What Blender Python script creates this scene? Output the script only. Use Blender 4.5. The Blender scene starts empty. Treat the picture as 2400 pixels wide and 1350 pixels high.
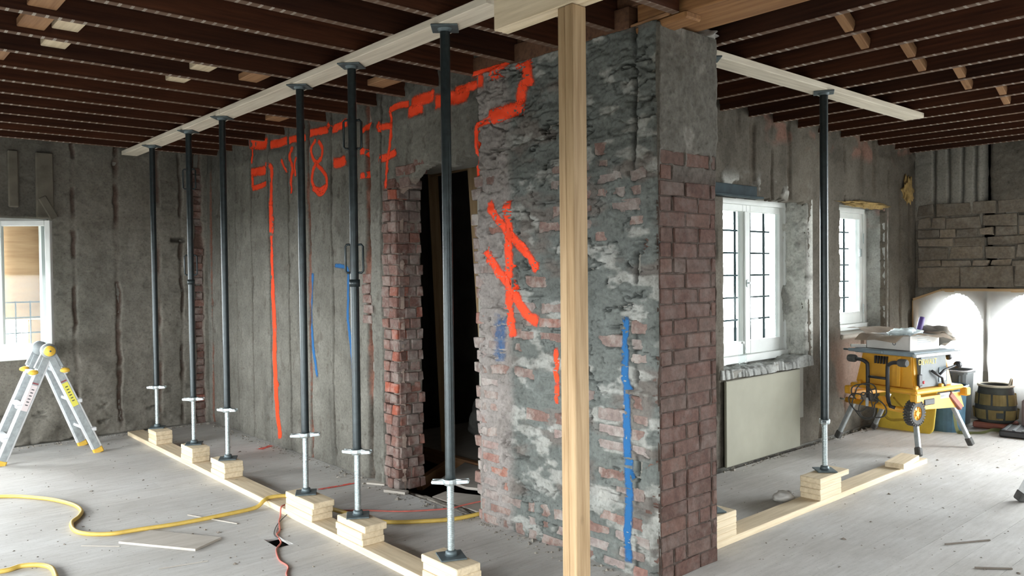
import bpy, bmesh, math, random
import numpy as np
from mathutils import Vector, Matrix, Euler, Quaternion
random.seed(7); rng = np.random.default_rng(7)
SC = bpy.context.scene; COL = SC.collection
PI = math.pi
# ------------------------------------------------------------------ camera
FPX = 1850.0; YAW = math.radians(41.2); PITCH = -math.radians(1.13); ROLL = 0.0105; EYE = 1.5
F = Vector((math.sin(YAW)*math.cos(PITCH), math.cos(YAW)*math.cos(PITCH), math.sin(PITCH)))
R0 = Vector((math.cos(YAW), -math.sin(YAW), 0)); U0 = R0.cross(F)
RR = R0*math.cos(ROLL) - U0*math.sin(ROLL); UU = R0*math.sin(ROLL) + U0*math.cos(ROLL)
cd = bpy.data.cameras.new('camera'); cam = bpy.data.objects.new('camera', cd); COL.objects.link(cam)
cd.sensor_width = 36; cd.lens = FPX/2400*36; cd.clip_start = 0.05; cd.clip_end = 300
cam.matrix_world = Matrix(((RR.x, UU.x, -F.x, 0), (RR.y, UU.y, -F.y, 0), (RR.z, UU.z, -F.z, EYE), (0, 0, 0, 1)))
SC.camera = cam
# ------------------------------------------------------------------ world, exposure
SC.view_settings.view_transform = 'Standard'; SC.view_settings.look = 'None'
SC.view_settings.gamma = 1; SC.view_settings.use_curve_mapping = False
SC.view_settings.exposure = 0.95
w = bpy.data.worlds.new('overcast_sky'); SC.world = w; w.use_nodes = True
w.node_tree.nodes['Background'].inputs[0].default_value = (0.93, 0.98, 1.0, 1)
w.node_tree.nodes['Background'].inputs[1].default_value = 17.0
SC.cycles.max_bounces = 8; SC.cycles.diffuse_bounces = 5; SC.cycles.transparent_max_bounces = 12
SC.cycles.sample_clamp_indirect = 8
# the room: main walls (metres, camera stands at x=0, y=0)
XM, XM2 = 2.98, 3.46          # partition wall faces
YE, YB, YW = 2.36, 8.12, 3.42  # partition end, back wall, window wall
XR, XL, YR = 8.58, -1.3, -3.4  # right wall, left wall, rear wall
ZC = 2.69                      # underside of joists
# daylight openings: (axis, plane, u0,u1,z0,z1, facing)
def portal(loc, rot, sx, sz):
    l = bpy.data.lights.new('daylight_portal', 'AREA'); l.shape = 'RECTANGLE'; l.size = sx; l.size_y = sz
    l.cycles.is_portal = True
    o = bpy.data.objects.new('daylight_portal', l); COL.objects.link(o); o.location = loc; o.rotation_euler = rot
LEFT_WIN = [(5.8, 7.8), (2.6, 4.2), (0.0, 1.6)]
REAR_WIN = [(-0.6, 0.8)]
RWALL_WIN = [(-3.1, -1.0), (-0.8, 1.25)]
WZ0, WZ1 = 0.30, 1.52
RZ0, RZ1 = 0.05, 2.4
for a, b in LEFT_WIN: portal((XL-0.1, (a+b)/2, (WZ0+WZ1)/2), (0, -PI/2, 0), WZ1-WZ0, b-a)
for a, b in REAR_WIN: portal(((a+b)/2, YR-0.1, (WZ0+WZ1)/2), (PI/2, 0, 0), b-a, WZ1-WZ0)
for a, b in RWALL_WIN: portal((XR+0.35, (a+b)/2, (RZ0+RZ1)/2), (0, PI/2, 0), RZ1-RZ0, b-a)
portal((5.78, 3.90, 1.4), (-PI/2, 0, 0), 1.2, 1.35); portal((7.41, 3.95, 1.5), (-PI/2, 0, 0), 0.95, 1.25)
portal((8.95, 2.6, 0.8), (0, PI/2, 0), 1.1, 1.7); portal((0.9, 8.5, 1.4), (-PI/2, 0, 0), 1.5, 1.3)

# ------------------------------------------------------------------ helpers
def tag(o, label=None, cat=None, group=None, kind=None):
    if label: o['label'] = label
    if cat: o['category'] = cat
    if group: o['group'] = group
    if kind: o['kind'] = kind
    return o
def empty(name, loc=(0,0,0), rz=0.0, label=None, cat=None, group=None):
    o = bpy.data.objects.new(name, None); COL.objects.link(o); o.location = loc; o.rotation_euler = (0,0,rz)
    o.empty_display_size = 0.1
    return tag(o, label, cat, group)
def mobj(name, me, mat=None, parent=None, loc=(0,0,0), rot=(0,0,0)):
    o = bpy.data.objects.new(name, me); COL.objects.link(o); o.location = loc; o.rotation_euler = rot
    if mat is not None and len(me.materials) == 0: me.materials.append(mat)
    if parent: o.parent = parent
    return o
def bm_mesh(bm, name, smooth=False):
    me = bpy.data.meshes.new(name); bm.normal_update(); bm.to_mesh(me); bm.free()
    if smooth:
        me.polygons.foreach_set('use_smooth', [True]*len(me.polygons))
    return me
def box_bm(sx, sy, sz, bev=0.0, c=(0,0,0), bm=None, seg=1):
    b = bmesh.new(); bmesh.ops.create_cube(b, size=1.0)
    for v in b.verts: v.co = Vector((v.co.x*sx, v.co.y*sy, v.co.z*sz))
    if bev > 0: bmesh.ops.bevel(b, geom=list(b.edges), offset=bev, segments=seg, affect='EDGES', profile=0.5)
    for v in b.verts: v.co += Vector(c)
    if bm is None: return b
    t = bpy.data.meshes.new('t'); b.to_mesh(t); b.free(); bm.from_mesh(t); bpy.data.meshes.remove(t); return bm
_boxc = {}
def box_mesh(sx, sy, sz, bev=0.0, mat=None, seg=1):
    k = (round(sx,4), round(sy,4), round(sz,4), bev, mat.name if mat else '', seg)
    if k not in _boxc:
        me = bm_mesh(box_bm(sx, sy, sz, bev, seg=seg), 'box')
        if mat: me.materials.append(mat)
        _boxc[k] = me
    return _boxc[k]
def box(name, a, b, mat, parent=None, bev=0.0, **kw):
    """axis-aligned box between corners a and b"""
    s = [abs(b[i]-a[i]) for i in range(3)]; c = [(a[i]+b[i])/2 for i in range(3)]
    o = mobj(name, box_mesh(*s, bev, mat), None, parent, c); return tag(o, **kw)
def board(name, p0, p1, wd, th, mat, parent=None, up=(0,0,1), bev=0.003, **kw):
    """board from p0 to p1 (centre line); local X is its length, width wd, thickness th along up"""
    p0, p1 = Vector(p0), Vector(p1); L = (p1-p0).length; x = (p1-p0)/L
    u = Vector(up); y = u.cross(x)
    if y.length < 1e-4: y = Vector((0,1,0)).cross(x)
    y.normalize(); z = x.cross(y)
    o = mobj(name, box_mesh(L, wd, th, bev, mat), None, parent)
    o.matrix_local = Matrix(((x.x,y.x,z.x,(p0.x+p1.x)/2),(x.y,y.y,z.y,(p0.y+p1.y)/2),(x.z,y.z,z.z,(p0.z+p1.z)/2),(0,0,0,1)))
    return tag(o, **kw)
def lathe_bm(prof, n=20, bm=None, axis='z', c=(0,0,0)):
    """prof list of (r, z)"""
    b = bm or bmesh.new(); rings = []
    def P(r, z, a):
        x, y = r*math.cos(a), r*math.sin(a)
        v = {'z': (x,y,z), 'x': (z,x,y), 'y': (x,z,y)}[axis]
        return Vector(v)+Vector(c)
    for r, z in prof:
        if r < 1e-6: rings.append([b.verts.new(P(0,z,0))])
        else: rings.append([b.verts.new(P(r,z,2*PI*i/n)) for i in range(n)])
    for A, B in zip(rings, rings[1:]):
        for i in range(n):
            j = (i+1) % n
            if len(A) == 1 and len(B) == 1: continue
            if len(A) == 1: b.faces.new((A[0], B[i], B[j]))
            elif len(B) == 1: b.faces.new((A[i], A[j], B[0]))
            else: b.faces.new((A[i], A[j], B[j], B[i]))
    bmesh.ops.recalc_face_normals(b, faces=list(b.faces))
    return b
def catmull(pts, per=8, closed=False):
    pts = [Vector(p) for p in pts]; out = []
    n = len(pts)
    for i in range(n if closed else n-1):
        if closed: p0,p1,p2,p3 = pts[(i-1)%n],pts[i],pts[(i+1)%n],pts[(i+2)%n]
        else: p0,p1,p2,p3 = pts[max(i-1,0)],pts[i],pts[i+1],pts[min(i+2,n-1)]
        for k in range(per):
            t = k/per
            out.append(0.5*((2*p1)+(p2-p0)*t+(2*p0-5*p1+4*p2-p3)*t*t+(3*p1-p0-3*p2+p3)*t**3))
    if not closed: out.append(pts[-1])
    return out
def tube_bm(pts, r, n=10, bm=None, cap=True, closed=False):
    b = bm or bmesh.new(); rings = []; m = len(pts)
    prev = None
    for i, p in enumerate(pts):
        a = pts[(i-1)%m] if closed or i > 0 else pts[i]; c = pts[(i+1)%m] if closed or i < m-1 else pts[i]
        t = (Vector(c)-Vector(a)).normalized()
        if prev is None:
            s = t.cross(Vector((0,0,1)));
            if s.length < 1e-3: s = t.cross(Vector((0,1,0)))
        else: s = prev - t*prev.dot(t)
        s.normalize(); prev = s; q = t.cross(s)
        rr = r(i/(m-1)) if callable(r) else r
        rings.append([b.verts.new(Vector(p)+s*rr*math.cos(2*PI*k/n)+q*rr*math.sin(2*PI*k/n)) for k in range(n)])
    pairs = list(zip(rings, rings[1:]))
    if closed: pairs.append((rings[-1], rings[0]))
    for A, B in pairs:
        for k in range(n):
            b.faces.new((A[k], A[(k+1)%n], B[(k+1)%n], B[k]))
    if cap and not closed:
        b.faces.new(rings[0]); b.faces.new(list(reversed(rings[-1])))
    return b
def tube(name, pts, r, mat, parent=None, n=10, smooth=True, per=0, closed=False, **kw):
    if per: pts = catmull(pts, per, closed)
    b = tube_bm(pts, r, n, closed=closed); bmesh.ops.recalc_face_normals(b, faces=list(b.faces))
    return tag(mobj(name, bm_mesh(b, name, smooth), mat, parent), **kw)
def prism_bm(poly, h0, h1, axis='z', bm=None):
    b = bm or bmesh.new()
    def P(p, h): return {'z': (p[0],p[1],h), 'y': (p[0],h,p[1]), 'x': (h,p[0],p[1])}[axis]
    A = [b.verts.new(P(p,h0)) for p in poly]; B = [b.verts.new(P(p,h1)) for p in poly]
    b.faces.new(A); b.faces.new(B)
    for i in range(len(poly)):
        j = (i+1) % len(poly); b.faces.new((A[i],A[j],B[j],B[i]))
    bmesh.ops.recalc_face_normals(b, faces=list(b.faces)); return b
def text_mesh(s, size, depth=0.0006):
    c = bpy.data.curves.new('t', 'FONT'); c.body = s; c.size = size; c.extrude = depth; c.align_x = 'CENTER'; c.align_y = 'CENTER'
    o = bpy.data.objects.new('t', c); COL.objects.link(o); bpy.context.view_layer.update()
    me = bpy.data.meshes.new_from_object(o.evaluated_get(bpy.context.evaluated_depsgraph_get()))
    bpy.data.objects.remove(o); return me
# vectorised value noise
def vnoise(x, y, seed):
    xi = np.floor(x).astype(np.int64); yi = np.floor(y).astype(np.int64); fx = x-xi; fy = y-yi
    def h(a, b):
        n = (a*374761393 + b*668265263 + seed*1274126177) & 0x7fffffff
        n = ((n ^ (n >> 13))*1274126177) & 0x7fffffff
        return ((n ^ (n >> 16)) & 0xffff)/65535.0
    u = fx*fx*(3-2*fx); v = fy*fy*(3-2*fy)
    return (h(xi,yi)*(1-u)+h(xi+1,yi)*u)*(1-v) + (h(xi,yi+1)*(1-u)+h(xi+1,yi+1)*u)*v
def fbm(x, y, seed=0, oct=4, gain=0.5):
    s = 0; a = 1; t = 0
    for o in range(oct):
        s = s + a*vnoise(x*2**o+o*17.3, y*2**o+o*9.1, seed+o*31); t += a; a *= gain
    return s/t*2-1            # about -1..1
def smooth01(x, a, b):
    t = np.clip((x-a)/(b-a), 0, 1); return t*t*(3-2*t)
def hf(name, org, ua, va, na, u0, u1, v0, v1, res, fn, mat, hole=None, parent=None, kind='structure', tuck=-0.05):
    """height-field wall face: fn(U,V)->(depth along na, rgb)"""
    nu = int(round((u1-u0)/res))+1; nv = int(round((v1-v0)/res))+1
    us = np.linspace(u0,u1,nu); vs = np.linspace(v0,v1,nv); U, V = np.meshgrid(us, vs, indexing='ij')
    d, c = fn(U, V)
    keep = np.ones((nu-1, nv-1), bool)
    if hole is not None:
        uc = (U[1:,1:]+U[:-1,:-1])/2; vc = (V[1:,1:]+V[:-1,:-1])/2; keep = ~hole(uc, vc)
    k4 = np.zeros((nu+1, nv+1), bool); k4[1:-1,1:-1] = keep
    allk = k4[1:,1:] & k4[:-1,1:] & k4[1:,:-1] & k4[:-1,:-1]
    d = np.where(allk, d, tuck)
    P = np.array(org)[None,None,:] + U[...,None]*np.array(ua) + V[...,None]*np.array(va) + d[...,None]*np.array(na)
    idx = np.arange(nu*nv).reshape(nu, nv)
    q = np.stack([idx[:-1,:-1], idx[1:,:-1], idx[1:,1:], idx[:-1,1:]], -1)[keep]
    if np.dot(np.cross(np.array(ua), np.array(va)), np.array(na)) < 0: q = q[:, ::-1]
    me = bpy.data.meshes.new(name)
    me.vertices.add(nu*nv); me.vertices.foreach_set('co', P.reshape(-1).astype(np.float32))
    nf = len(q); me.loops.add(nf*4); me.loops.foreach_set('vertex_index', q.reshape(-1).astype(np.int32))
    me.polygons.add(nf); me.polygons.foreach_set('loop_start', np.arange(0, nf*4, 4, dtype=np.int32))
    me.update(calc_edges=True)
    at = me.color_attributes.new('Col', 'FLOAT_COLOR', 'POINT')
    c4 = np.ones((nu*nv, 4), np.float32); c4[:, :3] = np.clip(c.reshape(-1,3), 0, 1); at.data.foreach_set('color', c4.reshape(-1))
    me.polygons.foreach_set('use_smooth', [True]*nf)
    o = mobj(name, me, mat, parent)
    return tag(o, kind=kind)
# ------------------------------------------------------------------ materials
def nmat(name, rough=0.7, metal=0.0, spec=0.5):
    m = bpy.data.materials.new(name); m.use_nodes = True; nt = m.node_tree; b = nt.nodes['Principled BSDF']
    b.inputs['Roughness'].default_value = rough; b.inputs['Metallic'].default_value = metal
    b.inputs['Specular IOR Level'].default_value = spec
    return m, nt, b
def N(nt, t, **kw):
    n = nt.nodes.new(t)
    for k, v in kw.items():
        if hasattr(n, k): setattr(n, k, v)
        else: n.inputs[k].default_value = v
    return n
def ramp(nt, fac, stops):
    r = N(nt, 'ShaderNodeValToRGB'); e = r.color_ramp.elements
    while len(e) < len(stops): e.new(0.5)
    for el, (p, c) in zip(e, stops): el.position = p; el.color = (*c, 1)
    nt.links.new(fac, r.inputs[0]); return r.outputs[0]
def mixc(nt, fac, a, b, mode='MIX'):
    m = N(nt, 'ShaderNodeMix', data_type='RGBA', blend_type=mode)
    for s, v in ((0, fac), (6, a), (7, b)):
        if hasattr(v, 'is_linked') or hasattr(v, 'links'): nt.links.new(v, m.inputs[s])
        elif isinstance(v, (int, float)): m.inputs[s].default_value = v
        else: m.inputs[s].default_value = (*v, 1)
    return m.outputs[2]
def bump(nt, b, h, strength=0.3, dist=0.01):
    n = N(nt, 'ShaderNodeBump'); n.inputs['Strength'].default_value = strength; n.inputs['Distance'].default_value = dist
    nt.links.new(h, n.inputs['Height']); nt.links.new(n.outputs[0], b.inputs['Normal'])
def coords(nt, kind='Object', scale=(1,1,1)):
    t = N(nt, 'ShaderNodeTexCoord'); m = N(nt, 'ShaderNodeMapping'); m.inputs['Scale'].default_value = scale
    nt.links.new(t.outputs[kind], m.inputs[0]); return m.outputs[0]
def noise(nt, vec, scale, detail=4, rough=0.55):
    n = N(nt, 'ShaderNodeTexNoise'); n.inputs['Scale'].default_value = scale; n.inputs['Detail'].default_value = detail; n.inputs['Roughness'].default_value = rough
    nt.links.new(vec, n.inputs['Vector']); return n.outputs[0]
def simple(name, col, rough=0.6, metal=0.0, var=0.12, scale=12, bmp=0.05, spec=0.5):
    m, nt, b = nmat(name, rough, metal, spec); v = coords(nt); n = noise(nt, v, scale, 5)
    c = ramp(nt, n, [(0.3, tuple(x*(1-var) for x in col)), (0.7, tuple(min(1, x*(1+var)) for x in col))])
    nt.links.new(c, b.inputs['Base Color'])
    if bmp: bump(nt, b, noise(nt, v, scale*6, 3), bmp, 0.003)
    return m
def wood(name, lo, hi, knots=0.5, rough=0.75, grain=1.0, dirt=0.0):
    m, nt, b = nmat(name, rough, 0, 0.25); oi = N(nt, 'ShaderNodeObjectInfo')
    t = N(nt, 'ShaderNodeTexCoord'); ad = N(nt, 'ShaderNodeVectorMath', operation='ADD')
    cx = N(nt, 'ShaderNodeCombineXYZ'); mu = N(nt, 'ShaderNodeMath', operation='MULTIPLY'); mu.inputs[1].default_value = 37.0
    nt.links.new(oi.outputs['Random'], mu.inputs[0])
    for i in range(3): nt.links.new(mu.outputs[0], cx.inputs[i])
    nt.links.new(t.outputs['Object'], ad.inputs[0]); nt.links.new(cx.outputs[0], ad.inputs[1])
    mp = N(nt, 'ShaderNodeMapping'); mp.inputs['Scale'].default_value = (1.2, 22*grain, 22*grain); nt.links.new(ad.outputs[0], mp.inputs[0])
    n = noise(nt, mp.outputs[0], 2.0, 6, 0.6)
    c = ramp(nt, n, [(0.3, lo), (0.62, hi)])
    vo = N(nt, 'ShaderNodeTexVoronoi'); vo.inputs['Scale'].default_value = 1.0
    mk = N(nt, 'ShaderNodeMapping'); mk.inputs['Scale'].default_value = (3.5, 7, 7); nt.links.new(ad.outputs[0], mk.inputs[0]); nt.links.new(mk.outputs[0], vo.inputs['Vector'])
    k = ramp(nt, vo.outputs[0], [(0.03, (1,1,1)), (0.10, (0,0,0))])
    kk = N(nt, 'ShaderNodeMath', operation='MULTIPLY'); kk.inputs[1].default_value = knots; nt.links.new(k, kk.inputs[0])
    c = mixc(nt, kk.outputs[0], c, tuple(x*0.35 for x in lo))
    if dirt:
        d = noise(nt, ad.outputs[0], 3.0, 5); dd = ramp(nt, d, [(0.45, (0,0,0)), (0.7, (dirt,dirt,dirt))]); c = mixc(nt, dd, c, (0.22,0.19,0.16))
    nt.links.new(c, b.inputs['Base Color']); bump(nt, b, n, 0.15, 0.004)
    return m
def masonry(name, bumpk=0.6):
    m, nt, b = nmat(name, 0.92, 0, 0.15); at = N(nt, 'ShaderNodeAttribute', attribute_name='Col'); v = coords(nt)
    n1 = noise(nt, v, 55, 5, 0.65); n2 = noise(nt, v, 7, 5, 0.6)
    f1 = ramp(nt, n1, [(0.27, (0.55,0.54,0.52)), (0.42, (0.95,0.95,0.95)), (0.7, (1.22,1.22,1.22))]); f2 = ramp(nt, n2, [(0.3, (0.85,0.84,0.82)), (0.7, (1.08,1.08,1.08))])
    c = mixc(nt, 1.0, at.outputs['Color'], f1, 'MULTIPLY'); c = mixc(nt, 1.0, c, f2, 'MULTIPLY')
    nt.links.new(c, b.inputs['Base Color'])
    bump(nt, b, noise(nt, v, 90, 6, 0.7), bumpk, 0.006); return m
def brickmat(name, stops, dust=0.5):
    m, nt, b = nmat(name, 0.9, 0, 0.15); oi = N(nt, 'ShaderNodeObjectInfo'); c = ramp(nt, oi.outputs['Random'], stops)
    g = N(nt, 'ShaderNodeNewGeometry'); v = g.outputs['Position']
    n = noise(nt, v, 38, 6, 0.65); c = mixc(nt, 0.8, c, ramp(nt, n, [(0.3, (0.6,0.6,0.6)), (0.7, (1.25,1.25,1.25))]), 'MULTIPLY')
    d = ramp(nt, noise(nt, v, 9, 6, 0.7), [(0.46, (0,0,0)), (0.66, (dust,dust,dust))]); c = mixc(nt, d, c, (0.36,0.34,0.31))
    nt.links.new(c, b.inputs['Base Color']); bump(nt, b, noise(nt, v, 120, 5, 0.7), 0.6, 0.005); return m
def metal(name, col, rough, met=1.0, var=0.2, scale=30):
    m, nt, b = nmat(name, rough, met); v = coords(nt); n = noise(nt, v, scale, 4)
    nt.links.new(ramp(nt, n, [(0.3, tuple(x*(1-var) for x in col)), (0.7, tuple(min(1,x*(1+var)) for x in col))]), b.inputs['Base Color'])
    r = N(nt, 'ShaderNodeMapRange'); r.inputs[3].default_value = rough*0.8; r.inputs[4].default_value = min(1, rough*1.3); nt.links.new(n, r.inputs[0]); nt.links.new(r.outputs[0], b.inputs['Roughness'])
    return m
M = {}
M['mortar'] = masonry('rough_mortar'); M['plaster'] = masonry('old_plaster', 0.35)
M['brick_face'] = brickmat('red_brown_brick', [(0.0,(0.088,0.050,0.040)),(0.4,(0.110,0.060,0.048)),(0.75,(0.105,0.070,0.058)),(1.0,(0.128,0.070,0.054))], 0.15)
M['brick_dusty'] = brickmat('dusty_brick', [(0.0,(0.15,0.095,0.08)),(0.3,(0.20,0.125,0.105)),(0.55,(0.19,0.15,0.135)),(0.85,(0.25,0.205,0.19)),(0.96,(0.24,0.12,0.095)),(1.0,(0.34,0.13,0.08))], 0.7)
M['brick_jamb'] = brickmat('jamb_brick', [(0.0,(0.12,0.068,0.055)),(0.35,(0.165,0.088,0.072)),(0.65,(0.18,0.135,0.12)),(0.93,(0.20,0.105,0.083)),(1.0,(0.32,0.085,0.05))], 0.45)
M['stone'] = brickmat('wall_stone', [(0.0,(0.13,0.11,0.088)),(0.5,(0.18,0.15,0.115)),(1.0,(0.22,0.18,0.135))], 0.25)
M['pine'] = wood('new_pine', (0.55,0.44,0.29), (0.72,0.60,0.425), 0.45)
M['pine_gray'] = wood('weathered_pine', (0.55,0.48,0.38), (0.72,0.65,0.53), 0.4)
M['stud'] = wood('yellowed_stud', (0.27,0.172,0.085), (0.42,0.292,0.165), 0.45)
M['ply'] = wood('plywood', (0.55,0.33,0.18), (0.72,0.46,0.27), 0.3, grain=0.5)
M['plydust'] = wood('dusty_plywood', (0.42,0.38,0.33), (0.50,0.46,0.41), 0.1, grain=0.6, dirt=0.2)
M['beamwood'] = wood('orange_old_beam', (0.17,0.075,0.028), (0.30,0.15,0.06), 0.3, dirt=0.1)
M['platewood'] = wood('dark_plate_timber', (0.07,0.034,0.02), (0.13,0.065,0.036), 0.3)
M['bridging'] = wood('bridging_wood', (0.24,0.12,0.06), (0.36,0.20,0.10), 0.4)
M['joist_side'] = None
def joistmat():
    m, nt, b = nmat('old_joist', 0.85, 0, 0.2); oi = N(nt, 'ShaderNodeObjectInfo')
    t = N(nt, 'ShaderNodeTexCoord'); mp = N(nt, 'ShaderNodeMapping'); mp.inputs['Scale'].default_value = (1.0, 20, 20); nt.links.new(t.outputs['Object'], mp.inputs[0])
    n = noise(nt, mp.outputs[0], 2.0, 6, 0.6); c = ramp(nt, n, [(0.3,(0.030,0.011,0.006)), (0.68,(0.078,0.028,0.013))])
    r2 = ramp(nt, oi.outputs['Random'], [(0,(0.6,0.6,0.62)),(1,(1.3,1.2,1.1))]); c = mixc(nt, 1.0, c, r2, 'MULTIPLY')
    g = N(nt, 'ShaderNodeNewGeometry'); sx = N(nt, 'ShaderNodeSeparateXYZ'); nt.links.new(g.outputs['Normal'], sx.inputs[0])
    lt = N(nt, 'ShaderNodeMath', operation='LESS_THAN'); lt.inputs[1].default_value = -0.7; nt.links.new(sx.outputs[2], lt.inputs[0])
    # plaster ghost marks of the removed lath across the under edge
    so = N(nt, 'ShaderNodeSeparateXYZ'); nt.links.new(t.outputs['Object'], so.inputs[0])
    mu = N(nt, 'ShaderNodeMath', operation='MULTIPLY'); mu.inputs[1].default_value = 1/0.052; nt.links.new(so.outputs[0], mu.inputs[0])
    fr = N(nt, 'ShaderNodeMath', operation='FRACT'); nt.links.new(mu.outputs[0], fr.inputs[0])
    ln = N(nt, 'ShaderNodeMath', operation='LESS_THAN'); ln.inputs[1].default_value = 0.26; nt.links.new(fr.outputs[0], ln.inputs[0])
    pn = ramp(nt, noise(nt, t.outputs['Object'], 2.2, 4), [(0.42,(0.15,0.15,0.15)),(0.6,(1,1,1))])
    st = N(nt, 'ShaderNodeMath', operation='MULTIPLY'); nt.links.new(ln.outputs[0], st.inputs[0]); nt.links.new(pn, st.inputs[1])
    under = mixc(nt, st.outputs[0], (0.13,0.08,0.055), (0.40,0.35,0.30))
    c = mixc(nt, lt.outputs[0], c, under); nt.links.new(c, b.inputs['Base Color']); bump(nt, b, n, 0.2, 0.004); return m
M['joist'] = joistmat()
M['steel_dark'] = metal('dark_painted_steel', (0.022,0.030,0.032), 0.33, 0.35, 0.3)
M['galv'] = metal('galvanised_steel', (0.56,0.62,0.63), 0.38, 0.9, 0.15, 60)
M['plate'] = metal('plate_steel', (0.12,0.15,0.16), 0.5, 0.6)
M['alu'] = metal('aluminium', (0.78,0.80,0.82), 0.42, 0.35, 0.06, 40)
M['alu_dull'] = metal('dull_aluminium', (0.36,0.39,0.40), 0.5, 0.45)
M['yellow'] = simple('saw_yellow', (0.72,0.36,0.03), 0.45, var=0.1, scale=8)
M['lidyellow'] = simple('lid_yellow', (0.60,0.44,0.05), 0.5, var=0.15, scale=8)
M['lidbrown'] = simple('lid_ridge', (0.36,0.25,0.03), 0.6)
M['ladyellow'] = simple('ladder_yellow', (0.80,0.50,0.07), 0.5, var=0.1)
M['sticker'] = simple('yellow_sticker', (0.72,0.66,0.10), 0.4, var=0.06, bmp=0)
M['stickerwhite'] = simple('white_sticker', (0.7,0.62,0.62), 0.4, var=0.06, bmp=0)
M['ink'] = simple('print_ink', (0.05,0.05,0.055), 0.6, bmp=0)
M['maroon'] = simple('red_print', (0.25,0.06,0.07), 0.6, bmp=0)
M['black'] = simple('black_plastic', (0.022,0.022,0.025), 0.5, var=0.25)
M['rubber'] = simple('rubber', (0.07,0.068,0.065), 0.85, var=0.3, scale=30)
M['greytable'] = simple('grey_table', (0.20,0.25,0.28), 0.4, var=0.12)
M['greypanel'] = simple('grey_panel', (0.13,0.145,0.15), 0.55, var=0.15)
M['white'] = simple('old_white_paint', (0.72,0.74,0.72), 0.55, var=0.06, scale=6)
M['grey_sill'] = simple('grey_frame_paint', (0.55,0.55,0.50), 0.6, var=0.08)
M['hose'] = simple('yellow_hose', (0.58,0.40,0.09), 0.5, var=0.12, scale=20)
M['redcord'] = simple('faded_red_cord', (0.50,0.13,0.10), 0.6, var=0.25, scale=10)
M['card'] = simple('white_cardboard', (0.62,0.60,0.57), 0.85, var=0.06, scale=10)
M['cardin'] = simple('cardboard_inside', (0.50,0.42,0.34), 0.9, var=0.08)
M['paper'] = simple('paper_bag', (0.30,0.27,0.23), 0.9, var=0.12)
M['plasticbag'] = simple('pale_plastic_bag', (0.68,0.76,0.78), 0.35, var=0.1)
M['purple'] = simple('purple_plastic', (0.10,0.06,0.22), 0.5)
M['blue_bin'] = simple('blue_plastic', (0.055,0.13,0.19), 0.5, var=0.2)
M['grey_tote'] = simple('grey_tote', (0.16,0.18,0.19), 0.55)
M['totelid'] = simple('tote_rim', (0.42,0.44,0.46), 0.5)
M['khaki'] = simple('khaki_canvas', (0.34,0.26,0.11), 0.9, var=0.25, scale=9)
M['canvas_dark'] = simple('dark_canvas', (0.05,0.055,0.05), 0.9, var=0.25)
M['cream_rope'] = simple('cream_rim', (0.50,0.46,0.36), 0.8)
M['strap'] = simple('green_webbing', (0.26,0.27,0.12), 0.85, var=0.15)
M['red'] = simple('red_plastic', (0.55,0.03,0.05), 0.45)
M['brickred'] = simple('dull_red_plastic', (0.28,0.10,0.07), 0.7)
M['purplegrey'] = simple('purple_grey_box', (0.25,0.20,0.20), 0.8)
M['foam'] = simple('yellow_foam', (0.30,0.20,0.07), 0.9, var=0.3, scale=25, bmp=0.5)
M['creampanel'] = simple('cream_painted_plaster', (0.26,0.25,0.195), 0.8, var=0.09, scale=3.5, bmp=0.1)
M['lead'] = simple('lintel_steel', (0.018,0.032,0.038), 0.7, 0.0, var=0.3, spec=0.2)
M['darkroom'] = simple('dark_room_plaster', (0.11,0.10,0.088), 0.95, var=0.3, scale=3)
M['sack'] = simple('rubble_sack', (0.11,0.105,0.095), 0.95, var=0.3, scale=20, bmp=0.5)
M['dirt'] = simple('dirt_rubble', (0.26,0.235,0.20), 0.95, var=0.3, scale=40, bmp=0.6)
M['chip'] = simple('debris_chip', (0.20,0.17,0.14), 0.95, var=0.5, scale=2)
M['rubble_brightened'] = masonry('brightened_pale_rubble', 0.8)
M['oldtimber'] = simple('old_grey_timber', (0.13,0.115,0.09), 0.95, var=0.25, scale=9)
M['ground'] = simple('outside_ground', (0.06,0.06,0.055), 0.95, scale=0.5)
M['deck'] = wood('ceiling_deck_boards', (0.025,0.012,0.008), (0.06,0.028,0.016), 0.2, grain=0.3)
def floormat():
    m, nt, b = nmat('dusty_floorboard', 0.8, 0, 0.3); oi = N(nt, 'ShaderNodeObjectInfo'); g = N(nt, 'ShaderNodeNewGeometry'); v = g.outputs['Position']
    mp = N(nt, 'ShaderNodeMapping'); mp.inputs['Scale'].default_value = (2, 14, 2); nt.links.new(v, mp.inputs[0])
    n1 = noise(nt, v, 1.1, 6, 0.6); n2 = noise(nt, mp.outputs[0], 2.5, 6, 0.65); n3 = noise(nt, v, 60, 4, 0.7)
    c = ramp(nt, n1, [(0.32,(0.44,0.42,0.39)), (0.66,(0.58,0.572,0.555))])
    c = mixc(nt, 1.0, c, ramp(nt, n2, [(0.3,(0.88,0.87,0.86)),(0.65,(1.06,1.06,1.06))]), 'MULTIPLY')
    c = mixc(nt, 1.0, c, ramp(nt, n3, [(0.28,(0.72,0.71,0.7)),(0.42,(1.0,1.0,1.0))]), 'MULTIPLY')
    c = mixc(nt, 1.0, c, ramp(nt, oi.outputs['Random'], [(0,(0.94,0.94,0.94)),(1,(1.04,1.04,1.04))]), 'MULTIPLY')
    nt.links.new(c, b.inputs['Base Color']); bump(nt, b, n3, 0.12, 0.003); return m
M['floor'] = floormat()
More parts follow.
